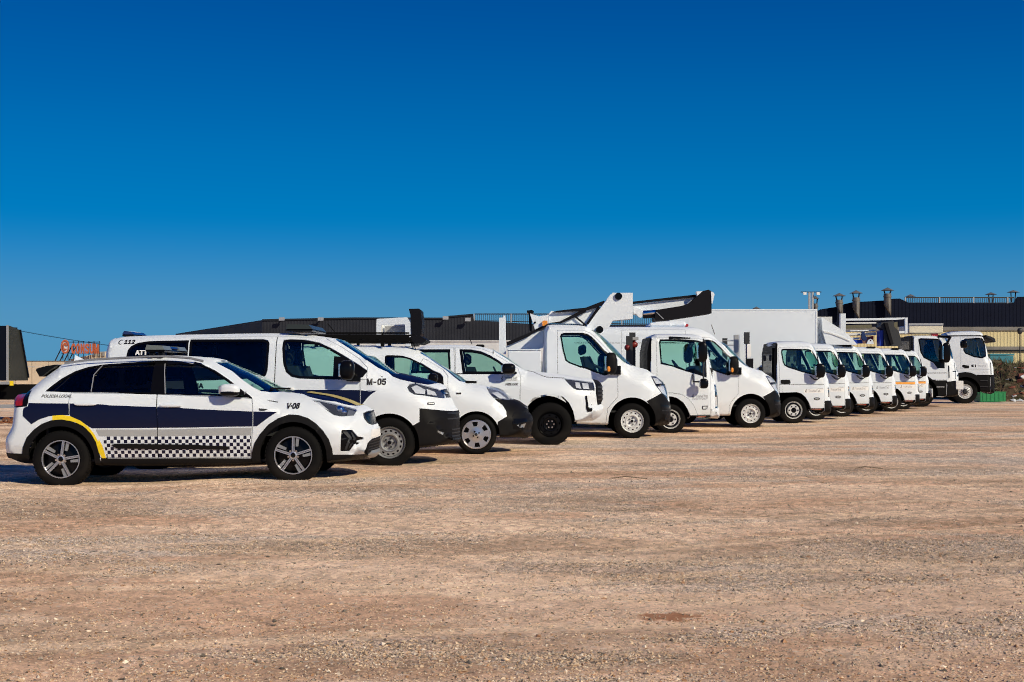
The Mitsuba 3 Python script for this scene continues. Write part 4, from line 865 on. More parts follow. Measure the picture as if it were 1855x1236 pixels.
    part(car.key, 'ram_barrel', tube(np.c_[q(B6('780,428 950,420'))[:, 0], [-.2, -.2], q(B6('780,425 950,415'))[:, 1]], .055, 12), 'tarp_black', 30, car.at)
    bs('boom_end_cover', B6('945,350 1290,295 1390,260 1500,165 1590,90 1650,78 1690,100 1692,395 1100,485 950,495 930,470'), 'tarp_black', -.34, .34)
    bs('end_knuckle', B6('1485,105 1570,96 1500,160'), 'paint_white', -.36, -.2); bs('end_knuckle', B6('1680,105 1710,110 1728,140 1700,265 1690,260'), 'paint_white', -.36, .1)
    bs('cover_strap', B6('945,380 955,378 1050,468 1042,474'), 'galvanised', -.352, -.342)
    # work basket hanging at the rear
    fr_ = Polygon(q(J('45,240 490,215 538,292 548,640 470,640 460,320 110,330 105,640 36,640 38,298'), .9)).buffer(0)
    part(car.key, 'basket_side', slab(fr_, -.42, -.37), 'paint_white', 20, car.at); part(car.key, 'basket_side', slab(fr_, .37, .42), 'paint_white', 20, car.at)
    a = fr_.bounds; part(car.key, 'basket_panel', box(a[0] + .03, a[0] + .06, -.37, .37, a[1], a[3] - .06), 'paint_grey', 30, car.at)
    part(car.key, 'basket_back', slab(Polygon(q(J('112,335 458,325 462,600 108,600'), .9)), .30, .33), 'galvanised', 30, car.at)  # back panel coloured darker to stand for the shade inside the basket
    part(car.key, 'basket_floor', box(a[0], a[2], -.4, .4, a[1] - .06, a[1]), 'paint_grey', 30, car.at)
    bs('basket_cover', J('518,92 668,88 690,110 712,280 705,450 680,500 560,500 545,300 538,170 522,120'), 'tarp_black', -.42, .42, .9)
    bs('basket_bracket', J('480,600 600,520 660,560 640,640 480,640'), 'dark_steel', -.2, .2, .9)
root_none = None

# ---------------------------------------------------------------- 6. cab-over truck
def cabover():
    fr = Frame(29.0, 1215.5, 784.8, .95); O, Mm = Z(1150, 590, 6.18), Z(1060, 580, 5.618); L = fr.loc; P = lambda *a: np.vstack(a); R0 = np.array
    contact(fr, (1215.5, 784.8))
    segs = [(.04, 3, 4, L(O('165,1000 165,600 165,190 180,125 195,112'), .03)), (.22, 3, 4.5, L(O('195,112 240,92 400,88 600,93 720,104 785,135'), .3)), (.30, 2.6, 3.2, L(O('785,135 815,220 850,350 885,490 912,620'), .4)),
            (.30, 2.4, 3, L(O('912,620 935,680 948,760 950,900 962,930 962,1045 940,1050'), .35)), (.05, 2, 2, L(O('940,1050 700,1050 165,1050 165,1000'), 0))]
    b = Body(segs, .95, [(.2, .90), (.5, .945), (.9, .95), (1.2, .94), (1.6, .89), (2.1, .80)], nose=(.5, .7, .06))
    car = Car(thing('cabover_truck', 'white cab-over flatbed truck with red-clamped stake posts, between the lift truck and panel van', 'truck'), fr, b, .055)
    q = side_poly(L); c0 = (0., L(O('405,1050'))[0, 1]); ar = [q(O('165,1100 165,790 410,795 470,812 540,862 590,940 615,1004 615,1100'))]; car.cuts += ar; gl = []
    g = q(O('276,190 290,156 500,152 700,166 785,192 800,300 802,578 700,546 560,505 420,458 290,428')); car.panel('door_glass', g, 'glass', -.004, 0, lip=0); gl.append(g); car.decal('glass_frame', g.difference(g.buffer(-.03)).union(q(O('560,508 660,480 802,560 802,582'))), 'gloss_black', -.002, 'split')
    ws = q(O('792,160 830,290 868,470 880,520 960,520 880,140')); car.panel('windshield', ws, 'glass', -.003, .002, 'both', 0); gl.append(ws.intersection(b.S))
    car.panel('front_lamp', q(O('895,662 930,660 950,740 950,925 905,925 903,745')), 'clear_lens', .006, .001, lip=0)
    car.decal('lamp_bowl', q(O('895,662 930,660 950,740 950,925 905,925 903,745')), 'dark_steel', -.02, 'split'); car.decal('reflector', q(O('905,690 930,690 942,735 942,745 905,738')), 'steel_grey', -.01, 'split'); car.decal('reflector', q(O('908,800 944,800 944,910 912,910')), 'lamp_inner', -.008, 'split')
    car.panel('front_bumper', q(O('855,935 1000,930 1000,1080 855,1080')), 'paint_white', .004, .003, 'both')
    car.panel('door', q(O('246,1000 246,200 262,124 740,146 790,165 848,470 850,998 700,1000 660,900 600,820 520,770 420,755 246,755')), 'paint_white')
    car.panel('wheel_arch_flare', q(O('165,755 420,757 520,772 600,822 660,902 698,1002 618,1002 590,940 540,862 470,812 410,795 165,790')), 'paint_white', .03, .002)
    car.panel('sill_step', q(O('616,1003 853,1003 853,1080 616,1080')), 'plastic', -.03, .002)
    car.rest('body', 'paint_white'); car.liner(gl, [a.buffer(.02) for a in ar])
    car.decal('side_marker_lamp', q(O('705,1016 800,1016 800,1040 705,1040')), 'red_lens', -.02, 'split')
    a = b.S.bounds; rw = L(O('160,160 160,1000'), .0)
    car.add('cab_rear_wall', hull([[rw[0, 0] + dx, y, z] for dx, z in ((-.03, .55), (-.03, rw[0, 1] - .25), (.03, rw[0, 1] + .06)) for y in (-.86, .86)] + [[rw[0, 0] + .05, y, z] for y in (-.9, .9) for z in (.5, rw[0, 1])]), 'plastic')
    wheel_well(car, *c0, .44, .5); wheel(car, 'six', *c0, .318, .21, .2, .89); wheel(car, 'six', -2.6, c0[1], .318, .21, .2, .86)
    trans_logo(car, L(O('640,806'))[0], .34); write(car, 'R E N T I N G', L(O('640,832'))[0], .014, .3, 'print_grey', False)
    car.decal('model_badge', q(O('752,900 815,896 810,930 790,942 750,940')).difference(q(O('762,908 805,905 802,930 762,932'))), 'dark_steel', .006)
    for pts, r in (('758,295', (.11, .07, .22)), ('775,650', (.095, .06, .105))):
        c = L(O(pts), -.25)[0]; mirror(car, [c[0], -1.16, c[1]], r, 'gloss_black', None)
    m0, m1, m2, m3 = L(O('775,410 690,440 660,545 740,620'), -.15)
    for sd in (-1, 1): car.add('mirror_arm', tube([[m0[0], sd * 1.13, m0[1] + .3], [L(O('790,180'))[0, 0], sd * .9, L(O('790,170'))[0, 1]], ], .018) + tube([[m3[0] + .05, sd * 1.13, m3[1] + .9], [m3[0] + .05, sd * 1.13, m3[1] - .02], [m2[0], sd * 1.0, m2[1] - .16], [m2[0], sd * .95, m2[1]]], .016), 'dark_steel')
    car.add('wind_deflector', slab(L(O('378,122 620,135 618,150 430,150 380,155')), -.99, -.95), 'gloss_black'); 
    interior(car, L(O('300,400'))[0, 0] + .05, .95, (L(O('660,500'))[0, 0], L(O('880,520'))[0, 0], .9, 1.45), wheel_pos=(L(O('560,450'))[0, 0], 1.42, 35))
    # flatbed with stake posts
    for y in (-.4, .4): car.add('chassis_rail', box(-3.6, -.7, y - .05, y + .05, .45, .62), 'dark_steel')
    car.add('load_bed', box(-3.7, L(R0([[1157, 700]]))[0, 0], -.95, .95, .75, .85, .01), 'galvanised')
    px = Mm('422,168 445,168 445,460 430,460'); a_ = L(Mm('428,460 450,165'), .3); b_ = L(Mm('470,460 490,125'), .9)
    for (lo, hi), y in (((a_[0], a_[1]), -.75), ((b_[0], b_[1]), .1)):
        car.add('stake_post', box(lo[0] - .03, hi[0] + .06, y - .05, y + .05, .85, hi[1]), 'dark_steel')
    for pt, dd, y in (('492,250', .9, .0), ('420,282', .3, -.84)):
        c = L(Mm(pt), dd)[0]; car.add('red_clamp', blob([c[0], y, c[1]], [.10 if y > -.5 else .06, .08, .075 if y > -.5 else .06], 2.2), 'clamp_red', 60)
    car.add('rung', box(a_[1][0], b_[1][0] + .05, -.75, .1, a_[1][1] - .08, a_[1][1] - .02), 'galvanised')
    return car

# ---------------------------------------------------------------- 8 onwards. light trucks in a row
def light_truck():
    fr = Frame(34.2, 1438.3, 766.8, .93); Q, S5 = Z(1380, 600, 6.864), Z(1270, 590, 6.18); L = fr.loc; P = lambda *a: np.vstack(a); R0 = np.array
    segs = [(.04, 3, 4, L(Q('176,960 175,600 175,200 182,145 195,128'), .03)), (.22, 3, 4.5, L(Q('195,128 260,122 400,122 540,128 600,140 645,165'), .3)), (.28, 2.6, 3.2, L(Q('645,165 690,250 740,360 790,480 830,590 848,660'), .4)),
            (.32, 2.4, 3, L(Q('848,660 860,740 862,840 872,880 874,980 862,1030 830,1045'), .4)), (.05, 2, 2, L(Q('830,1045 700,1000 400,980 176,960'), 0))]
    b = Body(segs, .93, [(.2, .88), (.5, .925), (.9, .93), (1.2, .915), (1.6, .865), (2.1, .78)], nose=(.5, .65, .10))
    car = Car(thing('light_truck', None, 'truck', 'light trucks parked side by side'), fr, b, .055)
    q = side_poly(L); c0 = (0., .325); ar = [q(Q('175,1100 175,775 300,768 430,766 490,784 540,830 580,900 605,965 612,1100'))]; car.cuts += ar; gl = []
    g = q(Q('246,262 252,232 275,223 590,226 632,246 682,322 740,430 775,525 762,556 690,556 500,508 330,452 282,428 262,380')); car.panel('door_glass', g, 'glass', -.004, 0, lip=0); gl.append(g); car.decal('glass_frame', g.difference(g.buffer(-.03)).union(q(Q('660,440 740,430 775,525 762,556 690,556'))), 'gloss_black', -.002, 'split')
    ws = q(Q('640,150 655,180 700,275 755,385 805,500 838,590 900,590 800,350 700,150')); car.panel('windshield', ws, 'glass', -.003, .002, 'both', 0); gl.append(ws.intersection(b.S))
    lp = q(Q('826,702 856,702 862,828 840,822')); car.panel('corner_lamp', lp, 'clear_lens', .005, .001, lip=0); car.decal('lamp_bowl', lp, 'gloss_black', -.02, 'split'); car.decal('reflector', q(Q('836,716 850,716 851,735 837,735')), 'amber_clear', -.01, 'split'); car.decal('reflector', q(Q('842,775 856,775 857,800 846,798')), 'dark_steel', -.01, 'split')
    car.panel('front_bumper', q(Q('782,868 840,865 930,880 930,1080 782,1080')), 'plastic', .01, .002, 'both')
    car.panel('door', q(Q('215,1000 215,215 232,198 600,194 650,255 720,390 776,548 776,960 608,960 580,890 540,825 490,780 430,762 215,770')), 'paint_white')
    car.panel('wheel_arch_trim', q(Q('175,752 300,750 430,750 500,770 552,818 592,890 612,962 606,966 580,900 540,830 490,784 430,766 300,768 175,775')), 'plastic', .02, .001)
    car.panel('step', q(Q('606,962 780,962 780,1080 606,1080')), 'plastic', -.03, .002)
    car.rest('body', 'paint_white'); car.liner(gl, [a.buffer(.02) for a in ar])
    car.decal('side_marker_lamp', q(Q('640,966 742,966 742,992 640,992')), 'red_lens', -.02, 'split')
    seam_strip(car, L(Q('218,662 500,664 776,662')), .012); seam_strip(car, L(Q('252,768 252,690')), .003)
    car.decal('door_handle', rounded(L(Q('236,608 345,605 356,622 354,655 300,660 236,655')), .008), 'plastic', .012, 'split')
    car.decal('maker_badge', shapely.affinity.scale(Point(*L(Q('685,842'))[0]).buffer(.08), 1, .45), 'dark_steel', .006); car.decal('maker_badge', shapely.affinity.scale(Point(*L(Q('685,842'))[0]).buffer(.052), 1, .36), 'galvanised', .009)
    car.decal('logo_panel', q(Q('522,722 770,715 770,768 522,772')), 'print_white', .003)
    p = L(Q('535,764'))[0]; write(car, 'TransTel', (p[0] + .09, p[1] + .012), .058, .30, 'print_grey', False); car.add('logo_mark', b.wrap(slab(shapely.affinity.translate(Polygon([(0, 0), (.045, 0), (.02, .02), (.045, .07), (.02, .07)]), p[0] + .01, p[1] + .01), -.003, 0), .004), 'print_black'); car.decal('text_line', q(Q('690,712 762,709 762,713 690,716')), 'print_grey', .004)
    rw = L(Q('172,560 172,160'), .0)
    rear = hull([[rw[0, 0] + dx, y, z] for dx, z in ((-.02, .5), (-.02, rw[1, 1] - .22), (.03, rw[1, 1] + .03)) for y in (-.85, .85)] + [[rw[0, 0] + .05, y, z] for y in (-.88, .88) for z in (.5, rw[1, 1])])
    car.add('cab_rear_wall', rear, 'plastic'); car.add('rear_window', box(rw[0, 0] - .028, rw[0, 0] - .021, -.6, .6, 1.28, 1.72), 'gloss_black')
    car.add('rear_window_frame', cat([box(rw[0, 0] - .034, rw[0, 0] - .02, -.64, .64, z, z + .04) for z in (1.24, 1.72)]), 'dark_steel'); car.add('exhaust_stack', tube([[rw[0, 0] - .02, -.75, .6], [rw[0, 0] - .02, -.75, rw[1, 1] - .1]], .035), 'matt_black')
    wheel_well(car, *c0, .45, .5); wheel(car, 'six', *c0, .338, .225, .2, .88); wheel(car, 'six', -2.75, .32, .338, .225, .2, .86)
    mc = L(Q('732,508'), -.2)[0]; r0, r1, r2, r3 = L(Q('612,552 650,600 680,606 735,560'), -.1)
    mirror(car, [mc[0] - .01, -1.11, mc[1] + .03], [.125, .075, .18], 'gloss_black'); 
    for sd in (-1, 1): car.add('mirror_arm', tube([[r0[0], sd * .9, r0[1]], [r1[0], sd * 1.02, r1[1]], [r2[0], sd * 1.06, r2[1]], [r3[0], sd * 1.1, r3[1]]], .016), 'dark_steel')
    up = L(Q('700,400 690,300'), -.1); car.add('mirror_stay', tube([[mc[0], -1.12, mc[1]], [L(Q('690,300'))[0, 0], -.86, L(Q('690,280'))[0, 1]]], .014), 'dark_steel')
    car.add('roof_marker', box(.05, .32, -.74, -.60, L(Q('0,122'), .5)[0, 1] - .05, L(Q('0,122'), .5)[0, 1] + .0, .02), 'gloss_black')
    interior(car, L(Q('270,400'))[0, 0] + .05, .9, (L(Q('600,500'))[0, 0], L(Q('800,520'))[0, 0], .85, 1.36), wheel_pos=(L(Q('560,450'))[0, 0], 1.36, 35))
    for y in (-.35, .35): car.add('chassis_rail', box(-4.2, -.7, y - .05, y + .05, .48, .64), 'dark_steel')
    return car, fr
def copy_truck(car, D, door_u, door_u0=1493.0, D0=34.2, label='', skip=(), dz=0.0):
    """the same truck again, its door edge standing at another place in the row"""
    key = thing('light_truck', label, 'truck', 'light trucks parked side by side')
    dx = (door_u - UC) * D / F - (door_u0 - UC) * D0 / F; v = T().translate([dx, D - D0, dz])
    for k in [k for k in scene if k.startswith(car.key + '__')]:
        sub = k[len(car.key):]
        if any(sub.startswith('__' + s) for s in skip): continue
        scene[key + sub] = {**scene[k], 'to_world': v @ scene[k]['to_world']}; USED[key + sub] = 1
        if k in labels: labels[key + sub] = dict(labels[k])
    X = (1438.3 - UC) * D0 / F + dx; GROUND.extend([(X, D, dz), (X, D + 1.9, dz)])
    c = Car(key, car.fr, car.b, car.h); c.at = v @ car.at; c.dx = dx; c.v = v
    return c
def row_of_trucks():
    car, fr = light_truck(); Q, S5 = Z(1380, 600, 6.864), Z(1270, 590, 6.18); R0 = np.array
    labels[car.key]['label'] = 'white light truck with its black rear cab wall showing, leftmost of the row of six'
    contact(fr, (1438.3, 766.8)); labels[car.key].pop('group')
    labels[car.key]['group'] = 'light trucks parked side by side'
    z2 = Z(1490, 600, 7.27); q = side_poly(fr.loc)
    t2 = copy_truck(car, 36.8, 1530.5, label='white light truck second from the left in the row of small cab trucks', skip=('roof_marker',))
    t3 = copy_truck(car, 39.3, 1574.0, label='white light truck with a big white box body and sloping wind deflector')
    t4 = copy_truck(car, 41.9, 1615.7, label='white light truck fourth in the row, just left of the orange striped one', skip=('logo_panel',))
    t5 = copy_truck(car, 44.5, 1657.7, label='white light truck with an orange stripe across its door below the window')
    t6 = copy_truck(car, 47.3, 1677.0, label='white light truck with square front plate, almost hidden behind the orange striped one')
    for t in (t5, t6):
        root = t.key; g = q(Q('222,668 776,668 776,704 222,704')); part(root, 'orange_band', car.b.sheet(g, .06, .003, 0), 'orange', at=t.at)
    part(t6.key, 'front_board', box(.98, 1.01, -.96, -.62, .42, .72, .01), 'plate_white', at=t6.at)
    del scene[car.key + '__roof_marker']
    # bed and stakes of the first truck
    L = fr.loc
    car.add('load_bed', box(-4.3, L(R0([[1370, 0]]))[0, 0], -.95, .95, .78, .88, .01), 'galvanised')
    def post(px, y0, y1, mat, nm, dd): e = L(S5(px), dd); car.add(nm, box(e[:, 0].min(), e[:, 0].max(), y0, y1, max(.88, e[:, 1].min()), e[:, 1].max(), .005), mat)
    post('366,105 418,440', -.2, -.1, 'galvanised', 'stake_post', .8); post('238,142 290,440', .4, .5, 'dark_steel', 'stake_post', 1.4); post('424,100 468,440', .3, .34, 'paint_white', 'side_panel', 1.3)
    post('480,75 540,206', -.5, -.42, 'dark_steel', 'headboard', .5); post('498,206 512,470', -.5, -.44, 'dark_steel', 'headboard_leg', .5); post('505,210 552,360', -.53, -.51, 'print_white', 'notice', .5); post('502,370 575,480', -.55, -.4, 'tarp_black', 'tool_box', .5)
    post('240,165 366,175', -.1, -.06, 'galvanised', 'rail', .8); post('240,215 366,225', -.1, -.06, 'galvanised', 'rail', .8); post('640,465 668,500', -.6, -.5, 'tarp_black', 'winch', .5)
    # box body and deflector of the third
    X = lambda u, D: (u - UC) * D / F; zz = lambda v, D: EYE - (v - VH) * D / F
    D3 = 39.15; bx0, bx1, bz1 = X(1212, D3), X(1479.5, D3), zz(561, D3)
    P8 = lambda nm, m, mat, **k: part(t3.key, nm, m, mat, **k)
    P8('box_side', box(bx0, bx1, D3, D3 + .05, .95, bz1 - .02), 'paint_white'); P8('box_side', box(bx0, bx1, D3 + 2.15, D3 + 2.2, .95, bz1 - .02), 'paint_white')
    P8('box_roof', box(bx0, bx1, D3 + .05, D3 + 2.15, bz1 - .06, bz1 - .03), 'paint_white'); P8('box_front', box(bx1 - .04, bx1, D3 + .05, D3 + 2.15, .95, bz1 - .06), 'paint_white'); P8('box_rear_door', box(bx0, bx0 + .04, D3 + .05, D3 + 2.15, .95, bz1 - .06), 'paint_white')
    P8('box_floor', box(bx0, bx1, D3 + .05, D3 + 2.15, .95, 1.05), 'galvanised')
    for z in (bz1 - .045, .90): P8('edge_rail', box(bx0 - .01, bx1 + .012, D3 - .015, D3 + .06, z, z + .06, .012), 'paint_white')
    for x in (bx0, bx1 - .04): P8('corner_post', box(x - .006, x + .056, D3 - .012, D3 + .06, .95, bz1 - .04, .012), 'paint_white')
    zl = Z(1440, 510, 8.43); df = lambda px, d: np.c_[[X(u, D3 + d) for u in zl(px)[:, 0]], [zz(v, D3 + d) for v in zl(px)[:, 1]]]
    o = df('405,550 540,630 700,730 830,830 950,968 575,968 475,960 420,760', .2)
    y0, y1 = D3 + .12, D3 + 1.95
    rim = [[x, y, z] for x, z in o for y in (y0 + .12, y1 - .12)]
    ins = Polygon(o).buffer(-.02); P8('wind_deflector', cat([slab(o, y0 + .05, y0 + .10), slab(o, y1 - .10, y1 - .05), hull([[x, y, z] for x, z in (o[0], o[1], o[2], o[3], o[4]) for y in (y0 + .1, y1 - .1)] + [[o[5][0] + .2, y, o[5][1]] for y in (y0 + .1, y1 - .1)])]), 'paint_white')
    fold = df('430,755 560,790 720,850 830,905 828,918 715,868 555,808 430,780', .2); P8('deflector_crease', slab(fold, y0 + .02, y0 + .052), 'paint_grey')
    # crane rack standing on the sixth
    D6 = 48.2; R = lambda nm, px, y0, y1, mat: part(t6.key, nm, slab(np.c_[[X(u, D6) for u in zl(px)[:, 0]], [zz(v, D6) for v in zl(px)[:, 1]]], D6 + y0, D6 + y1), mat, 20)
    R('rack_post', '698,490 778,490 778,800 698,800', 0, .2, 'paint_white'); R('rack_post', '1685,555 1722,550 1722,790 1685,800', 0, .15, 'paint_white')
    R('rack_beam', '780,568 1685,552 1690,572 1540,588 780,600', .02, .16, 'paint_white'); R('rack_beam', '780,618 1300,612 1300,635 780,642', .5, .6, 'paint_grey'); R('rack_beam', '1545,765 1690,755 1690,790 1545,795', .02, .16, 'paint_white')
    R('rack_shelf', '880,742 1270,735 1270,752 880,758', .3, 1.2, 'paint_white'); R('rack_shelf', '780,790 1280,770 1280,815 780,820', .3, 1.2, 'paint_grey'); R('rack_shelf', '850,860 1020,850 1020,880 850,885', .3, 1.2, 'paint_white')
    R('blue_box', '880,895 1050,890 1060,945 900,950', .2, .9, 'blue_paint'); R('blue_column', '1285,750 1336,745 1336,985 1285,985', -.1, .3, 'blue_paint')
    R('folded_crane', '1275,700 1300,630 1490,610 1490,690 1560,760 1620,985 1340,985 1336,745', -.2, .35, 'dark_steel'); R('crane_jib', '1330,640 1380,640 1470,960 1430,975', -.32, -.2, 'tarp_black')
    R('crane_hook', '1030,770 1070,760 1080,830 1110,850 1100,900 1060,905 1030,870', .05, .2, 'blue_lens'); R('tank', '1130,840 1270,825 1270,940 1150,940', .6, 1.3, 'red_lens')
    R('load_frame', '785,655 1290,645 1290,700 785,705', 1.0, 1.3, 'olive'); R('load_frame', '1490,640 1690,600 1690,740 1560,740', 1.0, 1.3, 'olive')
    e = zl('1120,905')[0]; lug = Polygon(np.c_[[X(u, D6) for u in zl('1060,960 1085,900 1120,880 1155,900 1170,960')[:, 0]], [zz(v, D6) for v in zl('1060,960 1085,900 1120,880 1155,900 1170,960')[:, 1]]]).difference(Point(X(e[0], D6), zz(e[1], D6)).buffer(.03)); part(t6.key, 'lifting_lug', slab(lug, D6 - .3, D6 - .25), 'paint_white')
    R('cargo_panel', '400,520 690,520 690,640 545,640', 1.2, 1.4, 'paint_grey'); R('cargo_panel', '550,650 700,650 700,800 640,760', .9, 1.0, 'paint_white')

# ---------------------------------------------------------------- two heavy trucks
class YawFrame(Frame):
    def __init__(s, depth, axle_u, contact_v, W, yaw):
        Frame.__init__(s, depth, axle_u, contact_v, W); a = math.radians(yaw)
        s.k = math.cos(a) + (axle_u - UC) / F * math.sin(a)
        s.at = T().translate([s.X0, depth, s.Z0]) @ T().rotate([0, 0, 1], -yaw) @ T().translate([0, W, 0])
    def loc(s, px, d=0.0):
        p = Frame.loc(s, px, d); p[:, 0] /= s.k; return p
def heavy_truck():
    fr = YawFrame(51.0, 1669.4, 737.3, 1.15, 3); R, S = Z(1590, 580, 6.864), Z(1660, 580, 7.272); L = fr.loc; R0 = np.array; P_ = lambda *a: np.vstack(a)
    GROUND.extend([(fr.X0, 51, fr.Z0), (fr.X0, 53, fr.Z0)])
    segs = [(.06, 3, 4, L(R('442,900 440,600 440,220 448,190'), 0)), (.2, 3, 4.5, L(R('448,190 520,185 700,187 780,196 800,210'), .1)), (.50, 2.2, 2.6, L(S('345,196 420,215 470,300 505,400 530,500'), .25)), (.60, 2.1, 2.3, L(S('530,500 560,560 585,640 602,720 606,800 598,830 594,1000 560,1015'), .25)), (.05, 2, 2, L(P_(S('560,1015 440,1010'), R('700,980 442,900')), 0))]
    b = Body(segs, 1.15, [(.3, 1.1), (1.0, 1.15), (1.8, 1.14), (2.4, 1.08), (2.9, 1.0)], nose=(.8, .6, .05))
    car = Car(thing('heavy_truck', 'white heavy truck with black side mirrors and a dark lower cab, second from the right', 'truck'), fr, b, .08)
    q = side_poly(L); c0 = (0, .485); ar = [circle(*c0, .62).union(sbox(-.62, -.5, .62, .485))]; car.cuts += ar; gl = []
    g = q(R('512,240 540,228 770,236 800,300 828,420 828,598 740,595 690,530 570,470 530,400')); car.panel('door_glass', g, 'smoke_glass', -.004, 0, lip=0); gl.append(g); car.decal('glass_frame', g.difference(g.buffer(-.05)).union(q(R('700,520 828,500 828,598 740,595'))), 'gloss_black', -.002, 'split')
    ws = q(S('350,200 395,230 425,330 450,430 480,510 560,510 500,250 420,190')); car.panel('windshield', ws, 'smoke_glass', -.003, .003, 'both', 0); gl.append(ws.intersection(b.S))
    car.panel('front_grille', q(S('560,620 700,620 700,680 566,680')), 'gloss_black', .004, .003, 'both'); car.decal('grille_slot', q(S('560,720 700,720 700,742 560,742')), 'gloss_black', .008, 'split'); car.decal('corner_vane', q(S('416,600 430,600 436,760 420,770')), 'gloss_black', .008, 'split'); car.decal('wiper_seam', q(S('480,674 545,674 545,684 480,684')), 'gloss_black', .01); car.decal('wiper_seam', q(S('520,560 527,560 532,780 525,780')), 'gloss_black', .01)
    car.panel('front_bumper', q(S('402,812 520,800 700,800 700,1100 402,1100')), 'plastic', .01, .003, 'both')
    car.panel('lower_step', q(R('640,752 856,748 856,1100 640,1100')), 'plastic', -.02, .003)
    for v in (825, 945): car.decal('step_tread', q(R(f'730,{v} 825,{v} 825,{v + 12} 730,{v + 12}')), 'galvanised', .01)
    car.panel('door', q(R('505,225 790,222 838,330 860,480 860,742 680,745 620,700 560,640 505,640')), 'paint_white')
    car.panel('wheel_arch_flare', circle(*c0, .74).difference(circle(*c0, .62)).intersection(sbox(-2, .3, 2, 3)), 'plastic', .03, .002)
    car.rest('body', 'paint_white'); car.liner(gl, [a.buffer(.02) for a in ar])
    seam_strip(car, L(R('600,660 860,658')), .02); write(car, 'EURO CARGO', L(R('742,728'))[0], .05, .3, 'print_grey') if False else None
    wheel_well(car, *c0, .6, .6); wheel(car, 'truck', *c0, .485, .30, .28, 1.10); wheel(car, 'truck', -3.6, .485, .485, .30, .28, 1.05)
    mc = L(R('862,405'), -.3)[0]; mirror(car, [mc[0], -1.42, mc[1]], [.15, .1, .38], 'gloss_black'); t = L(R('780,200 860,215 895,260'), -.1)
    for sd in (-1, 1): car.add('mirror_arm', tube([[t[0, 0], sd * .95, t[0, 1]], [t[1, 0] + .1, sd * 1.35, t[1, 1]], [mc[0], sd * 1.42, mc[1] + .3]], .05), 'gloss_black')
    mz = L(R('900,480'), 0)[0]; car.add('front_mirror', blob([mz[0] + .55, -1.0, mz[1] + .55], [.12, .2, .16], 3), 'gloss_black', 60)
    s = L(R('890,540'))[0]; car.add('wiper', tube([[s[0] + .05, -.8, s[1] - .1], [s[0] - .06, -.6, s[1] + .75]], .02), 'matt_black')
    rw = L(R('436,320 436,190'))
    car.add('cab_rear_wall', box(rw[0, 0] - .03, rw[0, 0] + .02, -1.08, 1.08, .8, rw[1, 1] - .03, .02), 'plastic'); car.add('rear_window', box(rw[0, 0] - .045, rw[0, 0] - .031, -.8, .8, 1.9, 2.5), 'gloss_black')
    for y in (-.42, .42): car.add('chassis_rail', box(-6, -.7, y - .06, y + .06, .7, .95), 'dark_steel')
    f = b.S.bounds[2]; car.add('number_board', box(f - .30, f - .02, -1.06, -1.03, .66, .98, .01), 'plate_white')
    e = L(R('372,66 800,62 800,165 372,178'), .5); car.add('cab_roof_box', box(e[0, 0], e[1, 0], -.7, .9, e[2, 1], e[0, 1], .03), 'cream_paint'); car.add('roof_box_rail', box(e[0, 0], e[1, 0], -.74, -.70, e[2, 1] + .3, e[2, 1] + .38), 'galvanised'); car.add('roof_lamp', box(e[1, 0] - .4, e[1, 0] - .15, -.6, -.4, e[2, 1] - .12, e[2, 1] + .05, .02), 'red_lens')
    interior(car, L(R('560,500'))[0, 0], 1.2, (L(R('800,500'))[0, 0], L(R('880,500'))[0, 0], 1.1, 1.7))
